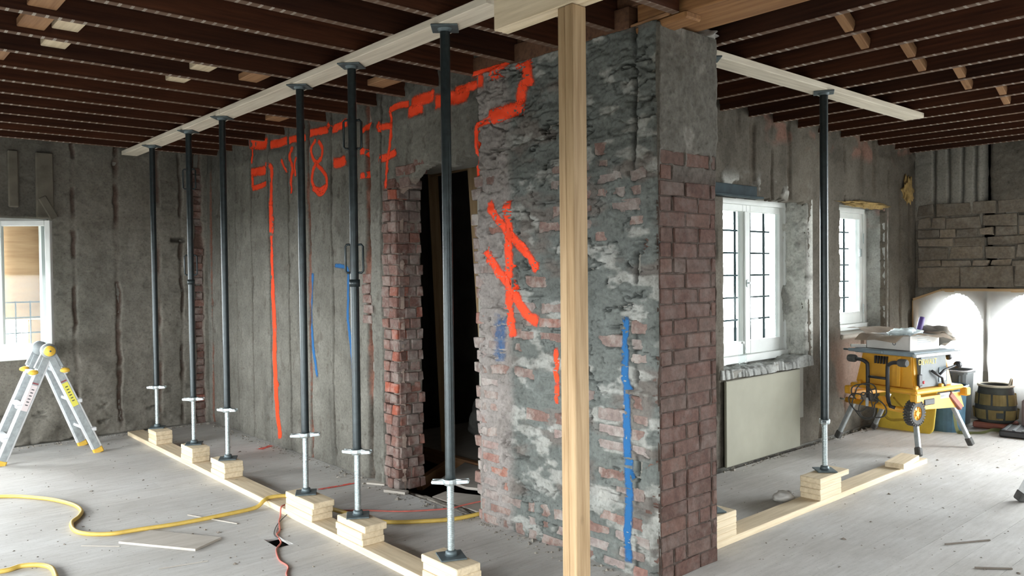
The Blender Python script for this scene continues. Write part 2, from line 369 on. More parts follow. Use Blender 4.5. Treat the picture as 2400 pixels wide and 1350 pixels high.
def paintmat(name, col):
    m, nt, b = nmat(name, 0.75, 0, 0.3); at = N(nt, 'ShaderNodeAttribute', attribute_name='cov'); g = N(nt, 'ShaderNodeNewGeometry')
    n = noise(nt, g.outputs['Position'], 70, 5, 0.7); n2 = noise(nt, g.outputs['Position'], 14, 4)
    ad = N(nt, 'ShaderNodeMath', operation='ADD'); nt.links.new(at.outputs['Fac'], ad.inputs[0]); nt.links.new(n, ad.inputs[1])
    ad2 = N(nt, 'ShaderNodeMath', operation='ADD'); nt.links.new(ad.outputs[0], ad2.inputs[0]); nt.links.new(n2, ad2.inputs[1])
    mr = N(nt, 'ShaderNodeMapRange'); mr.inputs[1].default_value = 1.0; mr.inputs[2].default_value = 1.75; nt.links.new(ad2.outputs[0], mr.inputs[0])
    b.inputs['Base Color'].default_value = (*col, 1); nt.links.new(mr.outputs[0], b.inputs['Alpha']); return m
M['orange'] = paintmat('orange_spray_paint', (0.85,0.060,0.012)); M['bluepaint'] = paintmat('blue_spray_paint', (0.010,0.095,0.25))
M['redfloor'] = paintmat('red_chalk', (0.75,0.10,0.07))
def glassmat():
    m = bpy.data.materials.new('window_glass'); m.use_nodes = True; nt = m.node_tree; nt.nodes.clear()
    o = N(nt, 'ShaderNodeOutputMaterial'); t = N(nt, 'ShaderNodeBsdfTransparent'); t.inputs[0].default_value = (0.93,0.96,0.96,1)
    gl = N(nt, 'ShaderNodeBsdfGlossy'); gl.inputs['Roughness'].default_value = 0.05; mx = N(nt, 'ShaderNodeMixShader')
    fr = N(nt, 'ShaderNodeLayerWeight'); fr.inputs[0].default_value = 0.3; mm = N(nt, 'ShaderNodeMath', operation='MULTIPLY'); mm.inputs[1].default_value = 0.12
    nt.links.new(fr.outputs['Facing'], mm.inputs[0]); nt.links.new(mm.outputs[0], mx.inputs[0]); nt.links.new(t.outputs[0], mx.inputs[1]); nt.links.new(gl.outputs[0], mx.inputs[2]); nt.links.new(mx.outputs[0], o.inputs[0]); return m
M['glass'] = glassmat()
def sheetmat():
    m = bpy.data.materials.new('plastic_sheeting'); m.use_nodes = True; nt = m.node_tree; nt.nodes.clear()
    o = N(nt, 'ShaderNodeOutputMaterial'); t = N(nt, 'ShaderNodeBsdfTransparent'); d = N(nt, 'ShaderNodeBsdfTranslucent'); d.inputs[0].default_value = (0.8,0.8,0.78,1)
    df = N(nt, 'ShaderNodeBsdfDiffuse'); df.inputs[0].default_value = (0.55,0.54,0.51,1)
    a = N(nt, 'ShaderNodeMixShader'); a.inputs[0].default_value = 0.5; c = N(nt, 'ShaderNodeMixShader')
    v = coords(nt); n = noise(nt, v, 3.5, 4); r = N(nt, 'ShaderNodeMapRange'); r.inputs[3].default_value = 0.35; r.inputs[4].default_value = 0.75; nt.links.new(n, r.inputs[0]); nt.links.new(r.outputs[0], c.inputs[0])
    nt.links.new(d.outputs[0], a.inputs[1]); nt.links.new(df.outputs[0], a.inputs[2]); nt.links.new(t.outputs[0], c.inputs[1]); nt.links.new(a.outputs[0], c.inputs[2]); nt.links.new(c.outputs[0], o.inputs[0]); return m
M['sheet'] = sheetmat()
M['bottle'] = glassmat(); M['bottle'].name = 'clear_bottle_plastic'

# ================================================================== THE SETTING
S = 'structure'
box('ground', (-40,-40,-3.6), (60,60,-3.5), M['ground'], kind=S)
# ---- floor: dusty boards running along x, each its own plank
floor = box('floor', (XL-0.1,YR-0.1,-0.30), (XM2+0.01,YB+0.2,-0.22), M['dirt'], kind=S)
floor2 = box('floor_slab', (XM2+0.01,YR-0.1,-0.30), (XR+0.3,YW+0.1,-0.22), M['dirt'], floor)
HOLE = (1.86, 1.95, 4.10, 4.285)
def plank(x0, x1, y0, y1):
    g = 0.0008; box('floorboard', (x0+g,y0+g,-0.020), (x1-g,y1-g,0.0), M['floor'], floor)
BW = 0.205; y = YR; row = 0
while y < YB-0.02:
    y1 = min(y+BW, YB)
    xr = XM+0.05 if y1 > YW+0.06 and y1 < 3.8 or y1 > 4.8 else (XM+0.0 if y1 > YW+0.06 else XR)
    x = XL + (0 if row % 2 else -1.1)
    while x < xr-0.01:
        L = random.uniform(2.6, 4.0); x1 = min(x+L, xr)
        if xr-x1 < 0.5: x1 = xr
        a, b = max(x, XL), x1
        if b-a > 0.05:
            if y < HOLE[3] and y1 > HOLE[2] and a < HOLE[0] < b:    # small square hole cut through
                plank(a, HOLE[0], y, y1); plank(HOLE[1], b, y, y1)
                if y < HOLE[2]: plank(HOLE[0], HOLE[1], y, HOLE[2])
                if y1 > HOLE[3]: plank(HOLE[0], HOLE[1], HOLE[3], y1)
            else: plank(a, b, y, y1)
        x = x1
    y = y1; row += 1
# the void under the hole and the dark recess
# ---- plain outer walls out of view, with their window openings
def wall_openings(name, axis, plane, thick, u0, u1, z1, wins, mat, z0w=WZ0, z1w=WZ1):
    root = None
    def seg(a, b, za, zb):
        nonlocal root
        if axis == 'x': p, q = (plane, a, za), (plane+thick, b, zb)
        else: p, q = (a, plane, za), (b, plane+thick, zb)
        o = box(name if root is None else 'wall_panel', p, q, mat)
        if root is None: root = o; o['kind'] = S
        else:
            o.parent = root; o.matrix_parent_inverse = Matrix.Translation(root.location).inverted()
    edge = u0
    for a, b in sorted(wins):
        seg(edge, a, -0.3, z1); seg(a, b, -0.3, z0w); seg(a, b, z1w, z1); edge = b
    seg(edge, u1, -0.3, z1)
    return root
M['outer'] = simple('grey_parged_wall', (0.22,0.21,0.185), 0.95, var=0.15, scale=3)
wall_openings('wall_left', 'x', XL, -0.3, YR-0.3, YB+0.4, 3.0, LEFT_WIN, M['outer'])
wall_openings('wall_rear', 'y', YR, -0.3, XL, XR+0.3, 3.0, REAR_WIN, M['outer'])

# ---- bricks: shared meshes
def brick_mesh(L, H, D, seed, mat, jit=0.004):
    r = random.Random(seed); b = bmesh.new(); bmesh.ops.create_cube(b, size=1.0)
    for v in b.verts: v.co = Vector((v.co.x*L, v.co.y*D, v.co.z*H)) + Vector([r.uniform(-jit, jit) for _ in range(3)])
    bmesh.ops.bevel(b, geom=list(b.edges), offset=0.005, segments=1, affect='EDGES')
    for v in b.verts: v.co += Vector([r.uniform(-0.0015, 0.0015) for _ in range(3)])
    me = bm_mesh(b, 'brick'); me.materials.append(mat); return me
_bk = {}
def brick(parent, c, L, H, D, mat, rz, jit=0.004):
    k = (round(L,2), round(H,3), round(D,2), mat.name, random.randrange(4))
    if k not in _bk: _bk[k] = brick_mesh(k[0], k[1], k[2], hash(k) & 0xffff, mat, jit)
    o = mobj('brick', _bk[k], None, parent, c, (random.uniform(-.02,.02), random.uniform(-.02,.02), rz+random.uniform(-.03,.03)))
    return o
CO = 0.0745; BH = 0.065

# ---- near pier: rubble-smeared brick, face towards -x
exposed = []
for k in range(36):
    zc = 0.035 + k*CO
    yy = YE + 0.02 + (0.055 if k % 2 else -0.05)
    while yy < 3.70:
        L = 0.205 if random.random() < 0.72 else 0.10
        a, b = max(yy, YE+0.05), min(yy+L, 3.70)
        if b-a > 0.06:
            m = float(fbm(np.array((a+b)/2*2.1), np.array(zc*2.6), 51, 3))
            quoin = 0.32 if (a+b)/2 > 3.42 else 0.0
            top = -0.6 if zc > 2.15 else 0
            if m + quoin + top + random.uniform(-0.3, 0.3) > 0.10: exposed.append(((a+b)/2, zc, b-a-0.012))
        yy += L+0.012
def pier_fn(U, V):
    n1 = fbm(U*18, V*22, 3, 4)*0.034; n2 = fbm(U*14, V*26, 4, 4)*0.022
    patch = fbm(U*4.2, V*6.5, 11, 4); fine = fbm(U*30, V*34, 12, 4); med = fbm(U*11, V*15, 13, 4)
    crs = fbm(U*5.5, V*14.5, 14, 4); rid = np.abs(fbm(U*7, V*15, 15, 3))
    d = 0.004 + 0.014*patch + 0.010*med + 0.007*fine + 0.020*crs - 0.012*(1-smooth01(rid, 0, 0.10))
    tear = np.abs(fbm(U*4.5+n1*8, V*11, 21, 4)); crack = 1-smooth01(tear, 0.0, 0.05)
    gate = smooth01(fbm(U*3.5, V*4, 23, 2), -0.15, 0.2); d = d - 0.042*crack*gate
    ug = (2.485 + 0.012*fbm(V*4, V*0, 91, 3)); gro = np.exp(-((U-ug)/0.012)**2)*smooth01(fbm(V*6, V*0+3, 92, 3), -0.25, 0.2); d = d-0.035*gro
    c = np.empty(U.shape+(3,)); tone = 0.84+0.16*med+0.10*fine
    base = np.array([0.145,0.156,0.147]); pale = np.array([0.37,0.37,0.345]); warm = np.array([0.172,0.138,0.122])
    wp = smooth01(fbm(U*6, V*13, 31, 4), 0.16, 0.34)[...,None]; ww = smooth01(fbm(U*4, V*8, 37, 4), 0.0, 0.35)[...,None]
    c[:] = base; c = c*(1-ww*0.6)+warm*ww*0.6; c = c*(1-wp*0.75)+pale*wp*0.75; c *= tone[...,None]
    c *= (1-0.72*np.clip(crack*gate+gro, 0, 1))[...,None]
    q = smooth01(U, 3.36, 3.46)[...,None]; c = c*(1-q)+np.array([0.26,0.235,0.22])*tone[...,None]*q
    for (yc, zc, L) in exposed:
        s0 = np.searchsorted(U[:,0], yc-L/2-0.03); s1 = np.searchsorted(U[:,0], yc+L/2+0.03)
        t0 = np.searchsorted(V[0], zc-0.06); t1 = np.searchsorted(V[0], zc+0.06); sl = (slice(s0,s1), slice(t0,t1))
        e = np.maximum((np.abs(U[sl]+n1[sl]-yc)-L/2+0.012)/0.02, (np.abs(V[sl]+n2[sl]-zc)-BH/2+0.008)/0.016)
        ins = 1-smooth01(e, -0.15, 0.15); d[sl] = np.maximum(d[sl], 0.004)*(1-ins)-0.02*ins
    return d, c
wall_pier = hf('wall_partition_near', (XM,0,0), (0,1,0), (0,0,1), (-1,0,0), YE, 3.70, 0, ZC-0.005, 0.006, pier_fn, M['mortar'], tuck=-0.012)
box('wall_core', (XM+0.03,YE+0.03,0), (XM2,3.69,ZC-0.01), M['outer'], wall_pier)
box('wall_core', (XM+0.010,3.60,0), (XM+0.2,3.725,2.15), M['outer'], wall_pier)
for yc, zc, L in exposed:
    brick(wall_pier, (XM+0.052-random.uniform(0.0,0.006), yc, zc), L, BH+0.004, 0.10, M['brick_dusty'], PI/2)
# end face of the pier
endb = []
for k in range(36):
    zc = 0.035+k*CO; x = XM+0.014 + (0 if k % 2 else -0.10)
    while x < XM2-0.01:
        L = 0.205 if random.random() < 0.8 else 0.10
        a, b = max(x, XM+0.014), min(x+L, XM2)
        if XM2-b < 0.05: b = XM2
        if b-a > 0.05:
            lim = 1.98+0.12*math.sin(a*30)
            if zc < lim: endb.append(((a+b)/2, zc, b-a-0.010))
        x = b+0.002 if b > x else x+L
def end_fn(U, V):
    med = fbm(U*9, V*11, 63, 4); fine = fbm(U*35, V*35, 64, 4); n1 = fbm(U*26, V*26, 65, 3)*0.008
    d = 0.006*med+0.005*fine+0.012*smooth01(V, 1.9, 2.2); c = np.empty(U.shape+(3,)); c[:] = np.array([0.150,0.140,0.122])
    lo = (1-smooth01(V, 1.85, 2.15))[...,None]; c = c*(1-lo)+np.array([0.082,0.060,0.050])*lo
    p = smooth01(fbm(U*6, V*6, 66, 3), 0.3, 0.5)[...,None]*(1-lo); c = c*(1-p)+np.array([0.24,0.225,0.20])*p
    c *= (0.85+0.2*fine)[...,None]
    for (xc, zc, L) in endb:
        sl = (slice(np.searchsorted(U[:,0], xc-L/2-0.02), np.searchsorted(U[:,0], xc+L/2+0.02)), slice(np.searchsorted(V[0], zc-0.05), np.searchsorted(V[0], zc+0.05)))
        e = np.maximum(np.abs(U[sl]+n1[sl]-xc)-L/2, np.abs(V[sl]+n1[sl]-zc)-BH/2-0.003); ins = 1-smooth01(e, -0.009, -0.003); d[sl] = d[sl]*(1-ins)-0.02*ins
    return d, c
hf('end_face_mortar', (0,YE,0), (1,0,0), (0,0,1), (0,-1,0), XM+0.006, XM2+0.004, 0, ZC-0.008, 0.007, end_fn, M['mortar'], parent=wall_pier, kind=None, tuck=-0.006)
for xc, zc, L in endb:
    brick(wall_pier, (xc, YE+0.049-random.uniform(0,0.004), zc), L, BH+0.006, 0.10, M['brick_face'], 0.0, 0.0025)

# ---- far part of the partition: plaster strips left between removed furring, with the doorway
GRO = [(8.02,.03,.6),(7.78,.014,1),(7.39,.012,.8),(7.025,.014,1),(6.64,.016,1.0),(6.26,.014,1),(5.885,.026,.9),(5.51,.018,1.1),(4.97,.04,1.2),(4.79,.012,1.0)]
jambz = 2.12
def door_hole(u, v):
    r = fbm(u*14, v*14, 72, 3)*0.02
    top = 2.19 - 0.16*smooth01(u, 4.28, 4.60) + r + 0.02*np.sin(u*17)
    return (u < 4.60 + r*1.2) & (v < top)
def far_fn(U, V):
    fine = fbm(U*26, V*26, 81, 4); med = fbm(U*7, V*7, 82, 4); big = fbm(U*1.6, V*1.3, 83, 4)
    d = 0.004*med + 0.0035*fine + 0.006*big
    c = np.empty(U.shape+(3,)); c[:] = np.array([0.165,0.158,0.138])
    tone = 0.9+0.14*big+0.16*med+0.10*fine; c *= tone[...,None]
    dk = np.zeros(U.shape); rd = np.zeros(U.shape)
    for i, (g, s, a) in enumerate(GRO):
        wob = 0.014*fbm(V*3.2, V*0+i*7.3, 100+i, 4)+0.009*fbm(V*16, V*0+i*2.3, 190+i, 4); wd = s*(0.75+0.7*np.clip(fbm(V*5, V*0+i*3.1, 120+i, 3)+0.3, 0, 1.2))
        w = smooth01(np.exp(-((U-g-wob)/wd)**2), 0.25, 0.72); amt = a*(0.3+0.7*smooth01(fbm(V*4.5, V*0+i*5.7, 140+i, 3), -0.35, 0.25))
        d -= 0.03*w*amt; e = np.exp(-((U-g-wob)/(wd*1.9))**2); dk = np.maximum(dk, w*amt*0.85); d += 0.006*(e-w)*amt; ck = np.exp(-((U-g-wob-0.3*wd)/0.007)**2)*smooth01(fbm(V*7, V*0+i*1.3, 195+i, 3), -0.3, 0.1); d -= 0.03*ck; dk = np.maximum(dk, 0.95*ck)
        if s >= 0.026: rd = np.maximum(rd, smooth01(w, 0.35, 0.7)*smooth01(fbm(V*2.2, V*0+i*9, 160+i, 3), -0.35, 0.1))
    for z0, y0, y1 in ((1.40,6.0,8.1),(0.62,4.8,7.4),(2.02,5.0,7.2)):
        z = z0+0.02*fbm(U*2, U*0+z0*9, 170, 4); w = np.exp(-((V-z)/0.006)**2)*smooth01(fbm(U*3, U*0+z0*5, 171, 3), 0.15, 0.4)*smooth01(U, y0, y0+.1)*(1-smooth01(U, y1-.1, y1)); d -= 0.012*w; dk = np.maximum(dk, 0.5*w)
    pit = smooth01(fbm(U*20, V*9, 175, 3), 0.38, 0.5); d -= 0.008*pit; dk = np.maximum(dk, 0.35*pit)
    st = smooth01(fbm(U*9, V*0.9, 176, 4), 0.05, 0.5); c *= (1-0.22*st)[...,None]
    # brick zone by the doorway and broken wall head
    bz = (1-smooth01(U+0.01*med, 4.765, 4.785))*(1-smooth01(V, 2.08, 2.16)); d = d*(1-bz)-0.028*bz
    c = c*(1-bz[...,None])+np.array([0.20,0.15,0.125])*bz[...,None]
    hz = smooth01(V+0.03*med, 2.52, 2.60); d += hz*(0.02*fbm(U*8, V*10, 178, 4)-0.01); c *= (1-0.28*hz)[...,None]
    lz = (1-smooth01(U, 4.55, 4.7))*smooth01(V, 2.1, 2.2); d += lz*0.014*fbm(U*6, V*7, 180, 4)
    low = 1-smooth01(V+0.06*big, 0.02, 0.30); d += low*0.012*fbm(U*9, V*14, 182, 4)
    dk = np.clip(dk, 0, 0.92)
    c = c*(1-dk[...,None])+np.array([0.075,0.06,0.048])*dk[...,None]; c = c*(1-0.8*rd[...,None])+np.array([0.19,0.085,0.06])*0.8*rd[...,None]
    return d, c
wall_far = hf('wall_partition_far', (XM,0,0), (0,1,0), (0,0,1), (-1,0,0), 3.69, YB+0.02, 0, ZC+0.25, 0.0075, far_fn, M['plaster'], hole=door_hole)
box('wall_core', (XM+0.04,4.64,0), (XM+0.2,YB,ZC), M['outer'], wall_far)
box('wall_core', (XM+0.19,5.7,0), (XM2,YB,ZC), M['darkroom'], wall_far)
box('lintel_core', (XM+0.04,3.69,2.24), (XM2,4.86,ZC), M['outer'], wall_far)
# jamb bricks: face corner strip and jamb face towards -y
for k in range(29):
    zc = 0.035+k*CO; first = 0.10 if k % 2 else 0.06
    # strip on the face
    w = 0.15 if k % 2 else 0.10
    y = 4.60
    while y < 4.77:
        L = min(random.choice((0.10,0.075)), 4.79-y)
        if L > 0.03: brick(wall_far, (XM+0.045+random.uniform(-0.008,0.006), y+L/2, zc), L-0.008, BH, 0.10, M['brick_jamb'], PI/2)
        y += L
    # jamb face
    x = XM+0.006
    while x < XM+0.20:
        L = first if x < XM+0.01 else random.choice((0.10,0.09)); L = min(L, XM+0.215-x)
        if L > 0.03: brick(wall_far, (x+L/2, 4.648+random.uniform(-0.014,0.014), zc), L-0.006, BH, 0.10, M['brick_jamb'], 0, 0.006)
        x += L
def jm_fn(U, V):
    f = fbm(U*22, V*22, 191, 4); c = np.empty(U.shape+(3,)); c[:] = np.array([0.21,0.175,0.15]); return 0.010*f-0.004, c*(0.85+0.25*f)[...,None]
hf('jamb_mortar', (0,4.608,0), (1,0,0), (0,0,1), (0,-1,0), XM+0.0, XM+0.215, 0, 2.15, 0.012, jm_fn, M['mortar'], parent=wall_far, kind=None)
# near jamb broken edge bricks (edge seen from the front)
for k in range(28):
    if random.random() < 0.75:
        brick(wall_pier, (XM+0.05, 3.70+random.uniform(-0.02,0.03), 0.035+k*CO), 0.10, BH, 0.10, M['brick_dusty'], PI/2, 0.006)
# small brick pocket exposed at prop height beside the strip
for k in range(5):
    brick(wall_far, (XM+0.040, 4.985+random.uniform(-.01,.01), 1.17+k*CO), 0.12, BH, 0.10, M['brick_jamb'], PI/2, 0.006)
# lintel bricks at ragged corner
for (yy, zz) in ((4.42,2.20),(4.32,2.24),(4.50,2.12),(4.53,2.195)):
    brick(wall_far, (XM+0.045, yy, zz), 0.12, BH, 0.10, M['brick_jamb'], PI/2, 0.008)

# ---- back wall
GB = [(1.756,.022,.9,.7),(2.126,.022,1,.8),(2.494,.03,.9,.9),(2.714,.016,1,.4),(2.89,.055,1.1,1.0)]
def back_fn(U, V):
    fine = fbm(U*26, V*26, 201, 4); med = fbm(U*6, V*6, 202, 4); big = fbm(U*1.5, V*1.5, 203, 4)
    d = 0.005*med+0.004*fine+0.008*big; c = np.empty(U.shape+(3,)); c[:] = np.array([0.185,0.172,0.147]); c *= (0.92+0.2*big+0.18*med+0.08*fine)[...,None]
    for i, (g, s, a, r) in enumerate(GB):
        wob = 0.014*fbm(V*3, V*0+i*7, 210+i, 4)+0.012*fbm(V*14, V*0+i*2, 250+i, 4); wd = s*(0.7+0.8*np.clip(fbm(V*4, V*0+i*3, 220+i, 3)+0.2, 0, 1))
        w = smooth01(np.exp(-((U-g-wob)/wd)**2), 0.2, 0.7)
        amt = a*(0.12+0.88*smooth01(fbm(V*4.5, V*0+i*5, 230+i, 4), -0.15, 0.25)) if i < 4 else a
        d -= 0.035*w*amt; k = np.clip(w*amt*0.8, 0, 0.9)[...,None]
        t = np.array([0.115,0.065,0.05])*r+np.array([0.10,0.085,0.07])*(1-r); c = c*(1-k)+t*k
    hz = np.exp(-((V-1.86-0.01*med)/0.022)**4)*smooth01(U, 2.61, 2.63)*(1-smooth01(U, 2.75, 2.77)); d -= 0.03*hz; c *= (1-0.6*hz)[...,None]
    low = 1-smooth01(V+0.1*med, 0.1, 0.5); d += low*0.02*fbm(U*6, V*9, 241, 4)
    cr = smooth01(fbm(U*5, V*14, 243, 4), 0.42, 0.5)*(0.4+low); d -= 0.01*cr; c *= (1-0.35*np.clip(cr,0,1))[...,None]
    # darker tone above the window head, and grey beam stub
    tw = smooth01(V, 2.0, 2.06)*(1-smooth01(U, 1.56, 1.62)); c *= (1-0.3*tw)[...,None]
    return d, c
BWIN = (0.25, 1.555, 0.82, 2.03)
wall_back = hf('wall_back', (0,YB,0), (1,0,0), (0,0,1), (0,-1,0), -0.4, XM+0.03, 0, ZC+0.25, 0.011, back_fn, M['plaster'],
               hole=lambda u, v: (u > BWIN[0]) & (u < BWIN[1]) & (v > BWIN[2]) & (v < BWIN[3]))
for a, b in (((XL-0.3,YB+0.04,-0.3),(BWIN[0],YB+0.4,3.0)), ((BWIN[1],YB+0.04,-0.3),(XM2,YB+0.4,3.0)), ((BWIN[0],YB+0.04,-0.3),(BWIN[1],YB+0.4,BWIN[2])), ((BWIN[0],YB+0.04,BWIN[3]),(BWIN[1],YB+0.4,3.0)), ((XL-0.1,YB,-0.3),(-0.39,YB+0.05,3.0))):
    box('wall_core', a, b, M['outer'], wall_back)
for k in range(35):
    if k in (24,25): continue
    brick(wall_back, (2.885+random.uniform(-.01,.01), YB+0.062+random.uniform(-.006,.006), 0.03+k*CO), 0.10, BH, 0.10, M['brick_jamb'], 0, 0.006)
# old timber stub and grey pieces above the window head
box('timber_stub', (1.46,YB-0.04,2.03), (1.60,YB+0.02,2.62), M['oldtimber'], wall_back, bev=0.01)
box('timber_stub', (1.25,YB-0.03,2.12), (1.33,YB+0.02,2.62), M['oldtimber'], wall_back, bev=0.01)
board('timber_stub', (1.50,YB-0.03,2.22), (1.60,YB-0.03,2.03), 0.07, 0.04, M['oldtimber'], wall_back, up=(0,1,0), bev=0.008)

# ---- window wall
W1 = (5.12, 6.36, 0.72, 2.06); W2 = (6.95, 7.87, 0.90, 2.09)
def wins(u, v):
    r = fbm(u*12, v*12, 301, 3)*0.022
    return ((u > W1[0]) & (u < W1[1]+r) & (v > W1[2]) & (v < W1[3]+r)) | ((u > W2[0]+r*.6) & (u < W2[1]+r*.5) & (v > W2[2]) & (v < W2[3]))
GW = [5.02,5.31,5.52,5.80,6.07,6.60,7.04,7.38,7.64,7.95,8.22,8.45]
def win_fn(U, V):
    fine = fbm(U*26, V*26, 311, 4); med = fbm(U*6, V*6, 312, 4); big = fbm(U*1.7, V*1.4, 313, 4); st = fbm(U*8, V*0.8, 314, 4)
    d = 0.005*med+0.004*fine+0.006*big; c = np.empty(U.shape+(3,)); c[:] = np.array([0.112,0.099,0.081]); c *= (0.95+0.22*big+0.2*med+0.1*fine+0.18*st)[...,None]
    dk = np.zeros(U.shape)
    for i, g in enumerate(GW):
        wob = 0.012*fbm(V*3, V*0+i*7, 320+i, 4); w = smooth01(np.exp(-((U-g-wob-0.008*fbm(V*15, V*0+i, 360+i, 4))/(0.016+0.014*(i%3)))**2), 0.2, 0.7)
        amt = smooth01(fbm(V*3.5, V*0+i*5, 340+i, 3), -0.25, 0.25); d -= 0.022*w*amt; dk = np.maximum(dk, 0.7*w*amt)
    red = (smooth01(fbm(U*3+2, V*2, 350, 3), 0.0, 0.4)*(1-smooth01(V, 0.7, 1.0))*smooth01(U, 6.3, 6.5)*0.55)[...,None]
    c = c*(1-red)+np.array([0.26,0.155,0.115])*red
    hz = smooth01(V+0.04*med, 2.50, 2.58); d += hz*0.02*fbm(U*7, V*9, 351, 4); rr = (hz*smooth01(fbm(U*4, V*5, 352, 3), 0.0, 0.3)*0.6)[...,None]; c = c*(1-rr)+np.array([0.24,0.12,0.09])*rr
    c = c*(1-dk[...,None])+np.array([0.085,0.07,0.055])*dk[...,None]
    # lighter rubble above window one
    lt = smooth01(fbm(U*7, V*9, 355, 4), 0.15, 0.35)*np.exp(-((V-2.16)/0.07)**2)*(1-smooth01(U, 6.2, 6.45)); d += 0.02*lt; c = c*(1-lt[...,None]*.7)+np.array([0.45,0.45,0.42])*lt[...,None]*.7
    return d, c
wall_win = hf('wall_window', (0,YW,0), (1,0,0), (0,0,1), (0,-1,0), XM2, XR+0.02, 0, ZC+0.25, 0.0115, win_fn, M['plaster'], hole=wins)
YO = YW+0.29
for a, b in (((XM2,YW+.04,-0.3),(W1[0],YO,3.0)), ((W1[1]+.03,YW+.04,-.3),(W2[0]-.02,YO,3.0)), ((W2[1]+.02,YW+.04,-.3),(XR+.3,YO,3.0)), ((W1[0],YW+.04,-.3),(W1[1]+.03,YO,W1[2])), ((W1[0],YW+.04,W1[3]+.02),(W1[1]+.03,YO,3.0)), ((W2[0]-.02,YW+.04,-.3),(W2[1]+.02,YO,W2[2])), ((W2[0]-.02,YW+.04,W2[3]),(W2[1]+.02,YO,3.0))):
    box('wall_core', a, b, M['outer'], wall_win)
def rub_fn(U, V):
    big = fbm(U*6, V*4.5, 361, 3); med = fbm(U*14, V*14, 362, 4); fine = fbm(U*40, V*40, 363, 3)
    d = 0.07*np.abs(big)+0.028*med+0.010*fine+0.035; c = np.empty(U.shape+(3,)); c[:] = np.array([0.62,0.62,0.58]);  # pale rubble colour, raised further to stand in for grazing window light
    dark = smooth01(-big+0.5*med, 0.25, 0.6)[...,None]; c = c*(1-dk(dark))+np.array([0.19,0.185,0.17])*dk(dark); return d, c*(0.9+0.2*med)[...,None]
def dk(x): return 0.75*x
hf('rubble_reveal', (W1[1]+0.03,0,0), (0,1,0), (0,0,1), (-1,0,0), YW-0.005, YW+0.25, 0.70, 2.10, 0.009, rub_fn, M['rubble_brightened'], parent=wall_win, kind=None)
def rev_fn(U, V):
    med = fbm(U*8, V*8, 371, 4); fine = fbm(U*30, V*30, 372, 3); c = np.empty(U.shape+(3,)); c[:] = np.array([0.36,0.36,0.34]); c *= (0.9+0.3*med)[...,None]
    p = (smooth01(V, 1.88, 1.98)*smooth01(fbm(U*9, V*9, 373, 2), -0.3, 0.2))[...,None]*.6; c = c*(1-p)+np.array([0.34,0.17,0.15])*p
    return 0.008*med+0.004*fine, c
hf('plaster_reveal', (W2[1]+0.012,0,0), (0,1,0), (0,0,1), (-1,0,0), YW-0.002, YW+0.25, 0.88, 2.10, 0.012, rev_fn, M['plaster'], parent=wall_win, kind=None)
# ragged stone sill of window one
def sill_fn(U, V):
    f = fbm(U*9, V*12, 381, 4); g = fbm(U*30, V*30, 382, 3); c = np.empty(U.shape+(3,)); c[:] = np.array([0.36,0.365,0.35]); return 0.022*f+0.010*g+0.03*smooth01(U, 6.0, 6.3)-0.03*(1-smooth01(V+0.02*f, YW-0.05, YW-0.01)), c*(0.95+0.5*f)[...,None]
sill = hf('window_sill', (0,0,0.735), (1,0,0), (0,1,0), (0,0,1), W1[0]-0.06, W1[1]+0.06, YW-0.055, YW+0.24, 0.009, sill_fn, M['mortar'], hole=lambda u, v: v < YW-0.03+0.035*fbm(u*7, v*0, 385, 4), parent=wall_win, kind=None, tuck=-0.06)
box('sill_core', (W1[0]-.05,YW-0.005,0.68), (W1[1]+.05,YW+.24,0.728), M['outer'], wall_win)
box('sill_core', (W2[0],YW-0.02,0.86), (W2[1],YW+.24,0.905), M['paper'], wall_win, bev=0.012)
# cream painted panel in the radiator niche
pan = box('niche_panel', (5.085,YW-0.035,0.012), (6.17,YW-0.012,0.665), M['creampanel'], wall_win, bev=0.006)
box('niche_strip', (6.172,YW-0.028,0.25), (6.235,YW-0.008,0.68), M['outer'], wall_win, bev=0.004)
tag(pan, label='cream painted plaster panel below the double window')
# steel lintel over window one
lin = empty('steel_lintel', (4.95,YW-0.02,2.05), 0, 'dark blue-green steel lintel above the double casement window', 'lintel')
mobj('web', box_mesh(1.14,0.03,0.10,0.003,M['lead']), None, lin, (0,0,0.05)); mobj('flange', box_mesh(1.14,0.09,0.014,0.002,M['lead']), None, lin, (0,-0.03,0.007)); 
